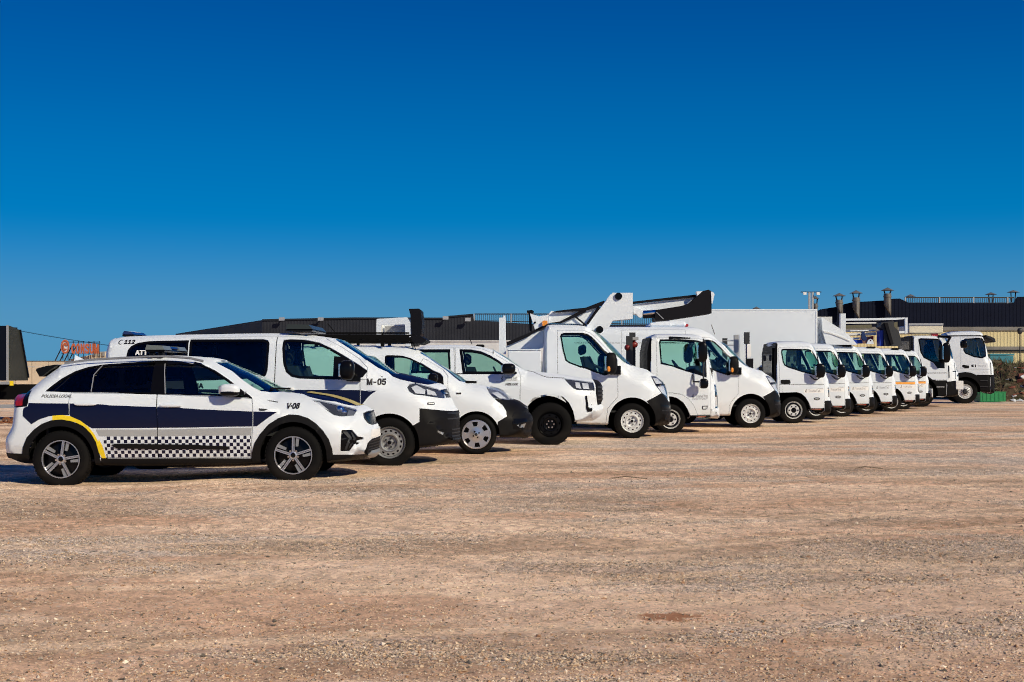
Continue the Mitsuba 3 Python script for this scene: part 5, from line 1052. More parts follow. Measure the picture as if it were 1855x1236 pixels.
def tall_truck():
    fr = YawFrame(55.5, 1748.7, 731.2, 1.2, 10); S = Z(1660, 580, 7.272); L = fr.loc; R0 = np.array
    GROUND.extend([(fr.X0, 55.5, fr.Z0), (fr.X0, 57.5, fr.Z0)])
    segs = [(.08, 3, 4, L(S('390,900 388,600 390,200 405,165'), 0)), (.2, 3, 4.5, L(S('405,165 450,148 600,138 780,138 850,150 895,190'), .15)), (.34, 2.6, 3.4, L(S('895,190 930,290 955,390 972,490'), .1)), (.4, 2.6, 3.4, L(S('972,490 1012,530 1036,620 1042,720 1048,800 1050,900 1050,955 1020,975'), .1)), (.05, 2, 2, L(S('1020,975 800,940 390,900'), 0))]
    b = Body(segs, 1.2, [(.3, 1.14), (1.0, 1.2), (1.9, 1.19), (2.6, 1.14), (3.2, 1.05)], nose=(.9, .6, .05))
    car = Car(thing('heavy_truck', 'white tall-cab heavy truck with sun visor, rightmost of the row beside the green crate', 'truck'), fr, b, .08)
    q = side_poly(L); c0 = (0, .49); ar = [circle(*c0, .60).union(sbox(-.6, -.5, .6, .49))]; car.cuts += ar; gl = []
    g = q(S('612,268 640,246 850,236 880,248 906,282 916,400 915,480 862,504 760,490 640,440 618,400')); car.panel('door_glass', g, 'smoke_glass', -.004, 0, lip=0); gl.append(g); car.decal('glass_frame', g.difference(g.buffer(-.05)), 'gloss_black', -.002, 'split')
    ws = q(S('880,205 915,300 940,400 960,490 1100,490 950,150')); car.panel('windshield', ws, 'smoke_glass', -.003, .003, 'both', 0); gl.append(ws.intersection(b.S))
    car.decal('roof_seam', q(S('390,200 850,200 905,215 905,228 850,214 390,216')), 'gloss_black', .01, 'split')
    car.panel('front_bumper', q(S('978,725 1100,720 1100,1000 978,1000')), 'plastic', .012, .003, 'both'); car.panel('headlight', q(S('1000,880 1100,870 1100,925 1000,935')), 'lamp_inner', .02, .002)
    car.panel('lower_step', q(S('790,722 976,722 976,1000 830,1000 830,850')), 'plastic', -.02, .003)
    for v in (790, 870): car.decal('step_tread', q(S(f'835,{v} 940,{v} 940,{v + 12} 835,{v + 12}')), 'dark_steel', .01)
    car.panel('door', q(S('582,225 860,225 925,300 960,480 965,655 700,650 660,640 582,640')), 'paint_white')
    car.panel('wheel_arch_flare', circle(*c0, .80).difference(circle(*c0, .60)).intersection(sbox(-2, .2, 2, 3)), 'plastic', .05, .002)
    car.rest('body', 'paint_white'); car.liner(gl, [a.buffer(.02) for a in ar])
    car.decal('corner_slot', q(S('972,560 980,560 990,720 978,720')), 'gloss_black', .006, 'split'); car.decal('door_handle', rounded(L(S('608,590 690,600 696,632 640,632 606,615')), .02), 'plastic', .02, 'split')
    p = L(S('725,620'))[0]; car.decal('logo_mark', sbox(p[0], p[1], p[0] + .09, p[1] + .1), 'print_black', .006); car.decal('logo_mark', sbox(p[0] + .14, p[1], p[0] + .18, p[1] + .1), 'print_black', .006); write(car, 'TransTel', (p[0] + .24, p[1] + .02), .06, .34, 'print_grey', False)
    write(car, 'R E N T I N G', L(S('872,690'))[0], .03, .22, 'print_grey', False)
    wheel_well(car, *c0, .6, .6); wheel(car, 'truck', *c0, .49, .30, .28, 1.14); wheel(car, 'truck', -3.8, .49, .49, .30, .28, 1.1)
    v = L(S('890,200 960,222 1005,245 1020,290 1000,295 960,250 905,228'), .3); car.add('sun_visor', slab(v, -1.05, 1.05), 'dark_steel', 20)
    for y in (-.42, .42): car.add('chassis_rail', box(-6, -.7, y - .06, y + .06, .7, .95), 'dark_steel')
    interior(car, L(S('650,450'))[0, 0], 1.4, (L(S('880,480'))[0, 0], L(S('960,500'))[0, 0], 1.3, 1.9))

# ---------------------------------------------------------------- background: halls, chimneys, sign, trailer, heap
X = lambda u, D: (u - UC) * D / F
ZZ = lambda v, D: EYE - (v - VH) * D / F
at = lambda px, D: np.c_[X(np.atleast_2d(px)[:, 0], D), ZZ(np.atleast_2d(px)[:, 1], D)]
def cladding(x0, x1, z0, z1, y, pitch=.25, dep=.035, a=None):
    """trapezoid-profile sheet facing the yard; z1 may be a function of x"""
    n = int((x1 - x0) / pitch); xs, ds = [], []
    for i in range(n): xs += [x0 + pitch * (i + k) for k in (0, .5, .6, .9)]; ds += [0, 0, -dep, -dep]
    xs, ds = np.array(xs + [x0 + n * pitch]), np.array(ds + [0]); top = z1(xs) if callable(z1) else np.full_like(xs, z1)
    v = np.vstack([np.c_[xs, y + ds, np.full_like(xs, z0)], np.c_[xs, y + ds, top]]); m = len(xs); k = np.arange(m - 1)
    return trimesh.Trimesh(v, np.vstack([np.c_[k, k + 1, k + m + 1], np.c_[k, k + m + 1, k + m]]), process=False)
def wall_mat(name, col, amt=.2, rough=.6, metallic=0.):
    c = mi.Color3f(*col)
    scene[name] = two({'type': 'principled', 'roughness': rough, 'metallic': metallic, 'specular': .1 if max(col) < .05 else .4, 'base_color': mikit.proc(lambda p, n, uv: c * (1 - amt + 2 * amt * fbm(p.x * .9 + p.y * .9, 2.0, p.z * 1.5, 4)) * (.94 + .12 * cell_rand(dr.floor((p.x + p.y) * 1.0), 3, 1)))})
wall_mat('grey_cladding', (.026, .029, .039)); wall_mat('navy_cladding', (.0028, .0052, .0175)); wall_mat('yellow_cladding', (.62, .53, .30), .08); wall_mat('white_wall', (.58, .60, .63), .1); wall_mat('beige_wall', (.58, .48, .36), .12)
wall_mat('pipe_metal', (.19, .18, .165), .35, .5, .3); wall_mat('sign_orange', (.46, .115, .05), .15); wall_mat('roof_dark', (.02, .025, .035)); wall_mat('trailer_dark', (.004, .006, .013), .15, .4); wall_mat('olive_panel', (.030, .031, .024), .35, .4)
def lamp_box(root, x, y, z):
    part(root, 'floodlight', cat([hull([[x + dx, y - .5 + dy, z + dz] for dx in (-.18, .18) for dy, dz in ((-.1, -.1), (-.05, .12), (.12, .02))]), bar([x, y, z + .02], [x, y - .5, z], .05)]), 'galvanised')
def railing(root, x0, x1, y, z0, z1, pitch, name='railing'):
    f0 = z0 if callable(z0) else (lambda x: z0)
    r = fresh(root + '__' + name)
    part(r, 'rail', bar([x0, y, z1], [x1, y, z1], .07), 'dark_steel'); part(r, 'rail', bar([x0, y, f0(x0) + .02], [x1, y, f0(x1) + .02], .06), 'dark_steel')
    labels[f'{r}__bars'] = {'kind': 'stuff'}; part(r, 'bars', cat([box(x, x + .035, y - .02, y + .02, float(f0(x)), z1) for x in np.arange(x0, x1, pitch)]), 'dark_steel')
    for x in np.arange(x0, x1, 2.4): part(r, 'post', box(x, x + .08, y - .05, y + .05, float(f0(x)) - .2, z1 + .02), 'galvanised')
def background():
    # grey hall
    D = 88.0; k = thing('grey_hall', 'long low hall with dark grey ribbed cladding over a white base wall', 'building')
    xl, xr, zt, zm = X(475, D), X(1480, D), ZZ(579, D), ZZ(617.5, D)
    xs = X(np.array([475., 640, 806, 812, 857, 857.5, 960, 1480]), D); zs = ZZ(np.array([580., 576.5, 577, 574, 570, 581, 587, 592]), D)
    top = lambda x: np.interp(x, xs, zs)
    part(k, 'cladding', cladding(xl, xr, zm, top, D, .20, .022), 'grey_cladding', False)
    part(k, 'base_wall', box(xl, xr, D + .02, D + .3, -.3, zm + .02), 'white_wall'); part(k, 'drip_edge', box(xl, xr, D - .08, D + .02, zm - .05, zm + .03), 'white_wall')
    e = np.c_[xs[:5], zs[:5]]; part(k, 'roof_edge', cat([bar([a[0], D - .05, a[1]], [b_[0], D - .05, b_[1]], .1) for a, b_ in zip(e[:-1], e[1:])]), 'roof_dark')
    part(k, 'side_wall', hull([[xl, D, -.3], [xl, D, zs[0]], [-29.6, 119, -.3], [-29.6, 119, zs[0]], [xl + .4, D + .3, -.3], [xl + .4, D + .3, zs[0]]]), 'grey_cladding')
    part(k, 'roof', hull([[xl + .3, D + .4, zs[0] - .15], [xr, D + .4, 4.2], [xr, D + 30, 4.2], [-29, 119, zs[0] - .15]]), 'roof_dark')
    for u, v in ((513, 579), (583, 579), (808, 577), (848, 580)): lamp_box(k, X(u, D), D, ZZ(v, D))
    railing(k, X(858, D), X(1300, D), D + .1, lambda x: top(x) - .02, ZZ(569, D), .125)
    # navy hall
    D = 95.0; k = thing('navy_hall', 'big industrial hall with navy upper cladding and pale yellow ribbed lower wall', 'building')
    P0 = np.array([[1476, 568], [1484, 561], [1516, 556], [1530, 551], [1547, 547], [1561, 546.8], [1604, 544.4], [1618, 541.4], [1630, 541], [1647, 549], [1836, 549.5], [1842, 538], [2050, 538]]); q = at(P0, D)
    top = lambda x: np.interp(x, q[:, 0], q[:, 1]); z0 = ZZ(593, D)
    part(k, 'upper_cladding', cladding(q[0, 0], q[-1, 0], z0, top, D, .26, .02), 'navy_cladding', False)
    zb = ZZ(599, D); part(k, 'flashing', box(q[0, 0], q[-1, 0], D - .02, D + .1, zb, z0 + .02), 'pipe_metal')
    part(k, 'lower_cladding', cladding(q[0, 0], q[-1, 0], -.3, zb, D + .12, .24, .02), 'yellow_cladding', False)
    part(k, 'wall_rail', box(X(1780, D), q[-1, 0], D - .1, D + .12, ZZ(634, D), ZZ(628, D)), 'pipe_metal'); part(k, 'wall_rail', box(X(1780, D), q[-1, 0], D - .04, D + .12, ZZ(637, D), ZZ(634.5, D)), 'roof_dark')
    part(k, 'roof', hull([[q[0, 0], D + .2, 4.2], [q[-1, 0], D + .2, 5.9], [q[-1, 0], D + 40, 5.9], [q[0, 0], D + 40, 4.2], [q[0, 0], D + 40, 0], [q[-1, 0], D + 40, 0]]), 'roof_dark')
    railing(k, X(1640, D), X(1838, D), D + .15, ZZ(549.3, D), ZZ(539, D), .13)
    # chimneys with rain caps
    for i, (u0, u1, v0, v1, c0, c1, vc, lab) in enumerate(((1516.5, 1529, 543, 562, 1511, 1535, 536, 'fat roof chimney with conical rain cap, left of the three large ones'), (1547, 1560, 538.5, 566, 1542, 1566, 531, 'fat roof chimney with conical rain cap, in the middle of the three large ones'), (1604, 1617, 531.5, 560, 1598, 1622, 526, 'tallest roof chimney with conical rain cap, right of the three large ones'),
                                                   (1475, 1483.5, 549.5, 575, 1473, 1488, 541, 'narrow roof chimney with rain cap just behind the floodlight mast'))):
        D = 94.2; k = thing('roof_chimney', lab, 'chimney'); r = (u1 - u0) / 2 * D / F; xc, zt, zl = X((u0 + u1) / 2, D), ZZ(v0, D), ZZ(v1, D)
        a = np.arange(24) * math.pi / 12; part(k, 'pipe', hull([[xc + r * math.cos(t), D + .4 + r * math.sin(t), z] for t in a for z in (zt, zl - .5 + .45 * (1 - math.cos(t)))]), 'pipe_metal')
        part(k, 'collar', lathe([(r + .005, 0), (r + .04, 0), (r + .04, .1), (r + .005, .1)], 24).apply_transform(trimesh.transformations.rotation_matrix(math.pi / 2, [1, 0, 0])).apply_translation([xc, D + .4, zt - .25]), 'pipe_metal')
        R, zc = (c1 - c0) / 2 * D / F, ZZ(vc, D)
        cone = trimesh.creation.cone(R, .22, sections=24); cone.apply_translation([xc, D + .4, zc]); part(k, 'rain_cap', cone, 'pipe_metal', 20)
        for t in np.arange(4) * math.pi / 2 + .4: part(k, 'strut', tube([[xc + r * .9 * math.cos(t), D + .4 + r * .9 * math.sin(t), zt - .05], [xc + R * .72 * math.cos(t), D + .4 + R * .72 * math.sin(t), zc + .01]], .025, 6), 'dark_steel')
    for u0, u1, v, vb, lab in ((1784, 1806, 534, 541, 'small mushroom roof vent left of the right hand railing end'), (1824, 1847, 530, 540, 'small mushroom roof vent on thin legs near the right edge'), (1640, 1659, 537.5, 549, 'low roof vent cap at the left end of the railing'), (1362, 1378, 560, 570, 'dark roof vent cap peeping over the white box body')):
        D = 96.5; k = thing('roof_vent', lab, 'roof vent'); R = (u1 - u0) / 2 * D / F; xc, zc = X((u0 + u1) / 2, D), ZZ(v, D)
        cone = trimesh.creation.cone(R, .17, sections=20); cone.apply_translation([xc, D, zc]); part(k, 'rain_cap', cone, 'pipe_metal', 20)
        for t in np.arange(4) * math.pi / 2 + .5: part(k, 'strut', tube([[xc + R * .35 * math.cos(t), D + R * .35 * math.sin(t), ZZ(vb, D) - .3], [xc + R * .5 * math.cos(t), D + R * .5 * math.sin(t), zc]], .03, 6), 'dark_steel')
    # floodlight mast
    D = 80.0; k = thing('floodlight_mast', 'twin-post floodlight mast with two lamps above the white box body', 'floodlight')
    for u in (1466.5, 1472.5): part(k, 'post', box(X(u, D) - .06, X(u, D) + .06, D, D + .12, 0, ZZ(529, D)), 'galvanised')
    part(k, 'cross_bar', box(X(1451, D), X(1488, D), D, D + .1, ZZ(530, D), ZZ(528.5, D)), 'dark_steel')
    for u in (1457, 1481): part(k, 'lamp', hull([[X(u, D) + dx, D - .2 + dy, ZZ(532, D) + dz] for dx in (-.09, .09) for dy, dz in ((0, -.09), (.02, .07), (.25, .0))]), 'plate_white')
    # wall and sign far left
    D = 120.0; k = thing('boundary_wall', 'low beige concrete panel wall beyond the police car', 'wall')
    x0, x1 = X(-60, D), X(205, D); zt = ZZ(655, D); n = 9
    for i in range(n):
        a, b_ = x0 + (x1 - x0) * i / n, x0 + (x1 - x0) * (i + 1) / n
        part(k, 'panel', box(a + .02, b_ - .02, D, D + .15, -.2, zt - .45), 'beige_wall'); part(k, 'panel', box(a + .02, b_ - .02, D, D + .15, zt - .43, zt), 'beige_wall')
    part(k, 'coping', box(x0, x1, D - .06, D + .22, zt, zt + .06), 'pipe_metal')
    D = 130.0; k = thing('rooftop_sign', 'orange letter sign with round emblem on raking steel struts', 'sign')
    e = at([[111.5, 641], [125, 615.5]], D); cx, cz, rr = (e[0, 0] + e[1, 0]) / 2, (e[0, 1] + e[1, 1]) / 2, (e[1, 1] - e[0, 1]) / 2
    ring = shapely.affinity.scale(Point(0, 0).buffer(rr).difference(Point(0, 0).buffer(rr * .74)), .6, 1); part(k, 'emblem_ring', slab(shapely.affinity.translate(ring, cx, cz), D - .1, D), 'sign_orange')
    cpart = shapely.affinity.scale(Point(0, 0).buffer(rr * .55).difference(Point(0, 0).buffer(rr * .28)).difference(sbox(.02, -rr * .3, rr, rr * .12)), .6, 1); part(k, 'emblem_letter', slab(shapely.affinity.translate(cpart, cx, cz), D - .12, D - .02), 'sign_orange')
    p = at([[129.5, 640]], D)[0]
    for i, ch in enumerate('CONSUM'):
        m = text(ch, .86, 2, 0, .40 if ch != 'M' else .46); m.vertices[:, 1] *= 60; m.apply_translation([p[0] + i * .44, D, p[1] - .035 * 0]); part(k, 'letter', m, 'sign_orange')
    part(k, 'emblem_disc', slab(shapely.affinity.translate(shapely.affinity.scale(Point(0, 0).buffer(rr * .74), .6, 1), cx, cz), D, D + .03), 'white_wall')
    for u in (103, 112, 120, 128): part(k, 'strut', tube([[X(u - 10, D), D + .6, ZZ(660, D)], [X(u + 9, D), D + .1, ZZ(628, D)]], .06, 6), 'dark_steel')
    for z in (620, 640): part(k, 'frame_rail', bar([X(110, D), D + .12, ZZ(z, D)], [X(181, D), D + .12, ZZ(z, D)], .06), 'dark_steel')
    for u in np.linspace(113, 179, 8): part(k, 'frame_post', bar([X(u, D), D + .15, ZZ(652, D)], [X(u, D), D + .15, ZZ(618, D)], .06), 'dark_steel')
    D = 131.0; k = thing('shop_hall', 'pale flat building with cream sloping roof under the orange sign', 'building')
    r = at([[125, 655], [125, 651], [172, 641], [196, 635], [230, 628], [230, 655]], D); part(k, 'roof', slab(r, D + .4, D + 12), 'beige_wall'); part(k, 'wall', box(X(60, D), X(260, D), D + .5, D + 14, -.3, ZZ(655, D)), 'white_wall')
    for u in (168, 176, 184): part(k, 'roof_unit', box(X(u, D), X(u + 4, D), D + .2, D + 1, ZZ(645, D), ZZ(637, D)), 'galvanised')
    D = 100.0; s = np.linspace(0, 1, 24); u = -120 + s * 360; v = 566 + s * 66 + 5 * np.sin(s * math.pi); k = thing('overhead_cable', 'thin sagging overhead cable crossing the sky at left', 'cable')
    put(k, tube(np.c_[X(u, D), np.full(24, D), ZZ(v, D)], .022, 5), 'matt_black')
    k = thing('utility_pole', 'wooden utility pole carrying the overhead cable behind the police van', 'pole'); part(k, 'post', trimesh.creation.cylinder(.14, segment=[[X(240, D), D, -.2], [X(240, D), D, ZZ(630, D)]]), 'olive'); part(k, 'insulator', box(X(240, D) - .05, X(240, D) + .05, D - .2, D + .2, ZZ(632, D), ZZ(629, D)), 'galvanised')
    # dark trailer at the left edge
    D = 36.0; k = thing('dark_trailer', 'dark curtain-sided trailer with slanted olive end, cut by the left edge', 'trailer')
    a = at([[-260, 690], [-260, 590], [13, 590.5], [15, 690]], D); part(k, 'side_curtain', box(a[0, 0], a[2, 0], D, D + .04, a[0, 1], a[2, 1]), 'trailer_dark')
    xe = a[2, 0]; y1_, y2_ = D + .75, D + 1.38; part(k, 'end_panel', hull([[xe + dx, y, z] for dx in (.031, .06) for y, z in ((D + .05, a[0, 1]), (D + .05, a[2, 1]), (y1_, ZZ(598, y1_)), (y2_, ZZ(684, y2_)), (y2_, a[0, 1]))]), 'olive_panel', 20)
    part(k, 'end_rail', bar([xe + .07, y1_, ZZ(598, y1_)], [xe + .07, y2_, ZZ(684, y2_)], .05), 'trailer_dark')
    part(k, 'edge_post', box(a[2, 0] - .02, a[2, 0] + .03, D - .02, D + .05, a[0, 1], a[2, 1] + .02), 'galvanised'); part(k, 'roof', box(a[0, 0], a[2, 0], D + .04, D + .75, a[2, 1] - .06, a[2, 1] - .02), 'trailer_dark')
    f = at([[-260, 700], [24, 686], [24, 690.5], [30, 736], [30, 742]], D); part(k, 'side_rail', box(a[0, 0], f[1, 0], D - .03, D + .06, f[2, 1] - .09, f[2, 1] - .01), 'galvanised'); part(k, 'chassis', box(a[0, 0], f[1, 0] + .3, D + .4, D + 2.0, .55, f[2, 1] - .1), 'matt_black'); part(k, 'under_run_bar', box(a[0, 0], f[3, 0], D + .0, D + .08, f[3, 1] - .05, f[3, 1] + .04), 'galvanised')
    part(k, 'amber_marker', box(f[1, 0] - .08, f[1, 0] + .02, D - .045, D - .03, f[2, 1] - .12, f[2, 1] + .0), 'yellow')
    k = thing('rusty_chain', 'rusty orange chain and bracket lying by the trailer at left', 'chain'); put(k, cat([trimesh.creation.torus(.06, .018, major_sections=14, minor_sections=6).apply_transform(trimesh.transformations.rotation_matrix(math.pi / 2 * (i % 2) + .3, [1, 0, .2])).apply_translation([X(4 + i * 3.2, 33), 33 + .1 * (i % 3), .07 + .05 * (i % 2)]) for i in range(8)]), 'rust')
    # green crate, awning, wall lamp, rubble heap
    D = 59.0; k = thing('green_crate', 'green plastic crate on the ground below the bumper of the last truck', 'crate'); c = at([[1776, 729], [1822, 711.5]], D)
    x0, z0, x1, z1 = c[0, 0], 0., c[1, 0], c[1, 1]
    part(k, 'side', box(x0, x1, D, D + .03, .02, z1), 'green_plastic'); part(k, 'side', box(x0, x1, D + .75, D + .78, .02, z1), 'green_plastic'); part(k, 'end', box(x0, x0 + .03, D + .03, D + .75, .02, z1), 'green_plastic'); part(k, 'end', box(x1 - .03, x1, D + .03, D + .75, .02, z1), 'green_plastic'); part(k, 'bottom', box(x0 + .03, x1 - .03, D + .03, D + .75, .02, .05), 'green_plastic')
    part(k, 'rim', cat([box(x0 - .02, x1 + .02, y, y + .06, z1, z1 + .04) for y in (D - .02, D + .74)]), 'green_plastic')
    for x in np.linspace(x0 + .1, x1 - .1, 6): part(k, 'rib', box(x - .015, x + .015, D - .02, D + .0, .05, z1), 'green_plastic')
    D = 92.0; k = thing('blue_container', 'teal blue metal container behind the rubble heap', 'container'); c = at([[1794, 668], [1836, 641]], D)
    part(k, 'shell', box(c[0, 0], c[1, 0], D, D + 2, .0, c[1, 1] - .15), 'teal'); part(k, 'lid', box(c[0, 0] - .05, c[1, 0] + .05, D - .05, D + 2.05, c[1, 1] - .13, c[1, 1], .02), 'teal')
    D = 90.0; k = thing('yard_lamp', 'slim lamp post with round head against the yellow wall at right', 'lamp'); xx = X(1847.5, D); part(k, 'post', trimesh.creation.cylinder(.04, segment=[[xx, D, -.1], [xx, D, ZZ(605, D)]]), 'dark_steel'); part(k, 'head', blob([xx, D, ZZ(600, D)], [.16, .16, .2]), 'dark_steel', 60)
princ('cream_paint', (.66, .61, .48), .4); princ('rust', (.20, .075, .03), .8)
princ('teal', (.03, .19, .25), .45)
def rubble():
    r = np.random.default_rng(11); n = 90; D0 = 60.5
    gx = np.linspace(X(1790, 61), X(1990, 61), 150); gy = np.linspace(D0, D0 + 9, 60); XX, YY = np.meshgrid(gx, gy)
    edge = np.clip((XX - gx[0]) / 1.1, 0, 1) ** .6 * np.clip((gx[-1] - XX) / 2, 0, 1) ** .6 * np.clip((YY - D0) / 2.2, 0, 1) ** .7 * np.clip((D0 + 9 - YY) / 2, 0, 1) ** .6
    p = np.stack([XX, YY, XX * 0], -1); H = edge * (1.75 + 1.0 * (meshkit.fbm(p * .55, 4, 3) - .5) + .55 * (meshkit.fbm(p * 2.6, 4, 9) - .5)) - .05
    v = np.c_[XX.ravel(), YY.ravel(), H.ravel()]; i, j = np.meshgrid(np.arange(59), np.arange(149), indexing='ij'); a = (i * 150 + j).ravel(); f = np.vstack([np.c_[a, a + 1, a + 151], np.c_[a, a + 151, a + 150]])
    c1, c2, c3 = mi.Color3f(.085, .06, .042), mi.Color3f(.035, .035, .022), mi.Color3f(.19, .14, .095)
    scene['soil'] = two({'type': 'diffuse', 'reflectance': mikit.proc(lambda p, n, uv: mix(mix(c1, c2, smoothstep(.4, .65, fbm(p.x * 1.5, p.y * 1.5, p.z * 2, 4))), c3, smoothstep(.62, .74, fbm(p.x * 4, p.y * 4 + 9, p.z * 4, 3))))})
    k = thing('rubble_heap', 'heap of dark soil, rubble and dead brush at the right edge', 'rubble heap'); part(k, 'soil', (v, f), 'soil', True)
    hz = lambda x, y: np.interp(x, gx, H[min(59, max(0, int((y - D0) / 9 * 59)))])
    ch = [[], [], []]
    for _ in range(330):
        x, y = r.uniform(gx[0] + .1, gx[-1]), D0 + 4 * r.random() ** 1.3; s_ = r.uniform(.04, .15) * r.choice([1, 1, 1.8]); q = r.normal(size=(9, 3)); q /= np.linalg.norm(q, axis=1, keepdims=True)
        ch[r.choice(3, p=[.5, .3, .2])].append(hull(q * s_ * [1.3, 1, .7] + [x, y, hz(x, y) + s_ * .2]))
    for nm, mt, c in zip(('stones', 'bricks', 'plaster_lumps'), ('olive', 'brick_red', 'white_wall'), ch): labels[f'{k}__{nm}'] = {'kind': 'stuff'}; part(k, nm, cat(c), mt, False)
    tw, gr = [], []
    for _ in range(2600):
        x, y = r.uniform(gx[0], gx[-1]), D0 + 5 * r.random(); z = hz(x, y); L = r.uniform(.12, .5); a, e = r.uniform(0, 6.28), r.uniform(.1, 1.3); d = np.array([math.cos(a) * math.cos(e), math.sin(a) * math.cos(e), math.sin(e)]) * L
        w = r.uniform(.008, .02); s_ = np.cross(d, [0, 1, .2]); s_ *= w / (np.linalg.norm(s_) + 1e-9); (tw if r.random() < .45 else gr).append(np.array([[x, y, z] - s_, [x, y, z] + s_, [x, y, z] + d * .6 + s_, [x, y, z] + d * 1.0]))
    for nm, mt, c in (('twigs', 'dead_wood', tw), ('weeds', 'weed_leaf', gr)):
        m = len(c); i = np.arange(m) * 4; labels[f'{k}__{nm}'] = {'kind': 'stuff'}; part(k, nm, (np.vstack(c), np.vstack([np.c_[i, i + 1, i + 2], np.c_[i, i + 2, i + 3]])), mt, False)
princ('brick_red', (.22, .07, .045), .8); princ('dead_wood', (.10, .065, .04), .8); princ('weed_leaf', (.045, .055, .02), .8)

# ---------------------------------------------------------------- the yard
police_car(); police_van(); small_van(); pickup()
contact(FR5, (1145.4, 794.0)); lift_body(large_van(FR5, False)); cabover()
FR7 = Frame(31.6, 1360.2, 775.2, 1.0); contact(FR7, (1360.2, 775.2)); large_van(FR7, True)
row_of_trucks(); heavy_truck(); tall_truck(); background(); rubble()
GP = np.array(GROUND)
def ground_z(x, y):
    """the yard is nearly level; it follows the wheel contacts"""
    x, y = np.broadcast_arrays(np.atleast_1d(x).astype(float), np.atleast_1d(y).astype(float)); num = np.zeros(x.shape); den = np.full(x.shape, .12)
    near = (y > 9) & (y < 64) & (np.abs(x) < 30); xn, yn = x[near], y[near]; a, b = np.zeros(len(xn)), np.full(len(xn), .12)
    for X0, Y0, Zc in GP:
        w = np.exp(-((xn - X0) ** 2 + (yn - Y0) ** 2) / (2 * .75 ** 2)); a += w * Zc; b += w
    num[near] = a; den[near] = b
    p = np.stack([x * .35, y * .9, x * 0], -1); far = np.clip((y - 3) / 3, 0, 1) * np.clip((70 - y) / 10, 0, 1)
    flat = np.clip(1 - (den - .12) * 2, 0, 1)
    return num / den + far * flat * (.030 * (meshkit.fbm(p, 3, 2) - .5) + .014 * (meshkit.fbm(p * [6, 7, 1], 3, 8) - .5)) - .004
def stretch(fine0, fine1, step, out0, out1, g=1.12):
    mid = np.arange(fine0, fine1 + step, step); lo, hi, s = [fine0], [mid[-1]], step
    while lo[-1] > out0: s *= g; lo.append(lo[-1] - s)
    s = step
    while hi[-1] < out1: s *= g; hi.append(hi[-1] + s)
    return np.r_[lo[:0:-1], mid, hi[1:]]
ys = [4.2]
while ys[-1] < 60: ys.append(ys[-1] + max(.05, ys[-1] * .0065))
ys = np.r_[stretch(4.0, 4.2, .1, -300, 4.0)[:-1][:0:1], np.r_[-300, -80, -20, -5, 0, 2.5, 3.6], ys]
s = ys[-1] - ys[-2]; tail = [ys[-1]]
while tail[-1] < 3000: s *= 1.12; tail.append(tail[-1] + s)
ys = np.r_[ys, tail[1:]]; xs = stretch(-9, 12, .07, -2500, 2500, 1.07)
GX, GY = np.meshgrid(xs, ys); gz = ground_z(GX, GY); v = np.c_[GX.ravel(), GY.ravel(), gz.ravel()]
i, j = np.meshgrid(np.arange(len(ys) - 1), np.arange(len(xs) - 1), indexing='ij'); a = (i * len(xs) + j).ravel(); W_ = len(xs)
TRACKS = [(6.5, .22, .010, .15), (7.6, -.16, .02, .17), (9.4, .34, .004, .19), (11.5, .05, .012, .22), (14.0, .26, -.004, .26), (17.5, .38, .0, .3), (22.0, .30, .0005, .36), (29.0, .42, .0003, .45), (36.0, .30, .0, .5)]
def track(x, y, wob, np_=False):
    """how much a point lies in one of the old tyre tracks, 0 to 1"""
    ab, mx = (np.abs, np.maximum) if np_ else (dr.abs, dr.maximum); t = 0 * x
    for y0, a, b, w in TRACKS:
        d = y - (y0 + a * x + b * x * x) + wob
        for o in (0., 1.55):
            k = 1 - ab(d - o) / w; t = mx(t, mx(k, 0 * k))
    return t
def gravel_mask(x, y):
    """0 on swept earth, 1 where loose grey gravel lies"""
    u, w = x + .12 * y, y - .10 * x
    return smoothstep(.47, .60, .50 * fbm(u * .42 + 7, w * .95, 2.0, 4) + .32 * fbm(u * .12, w * .42, 1.0, 3) + .18 * fbm(x * 3.5, y * 4.5, 5.0, 3))
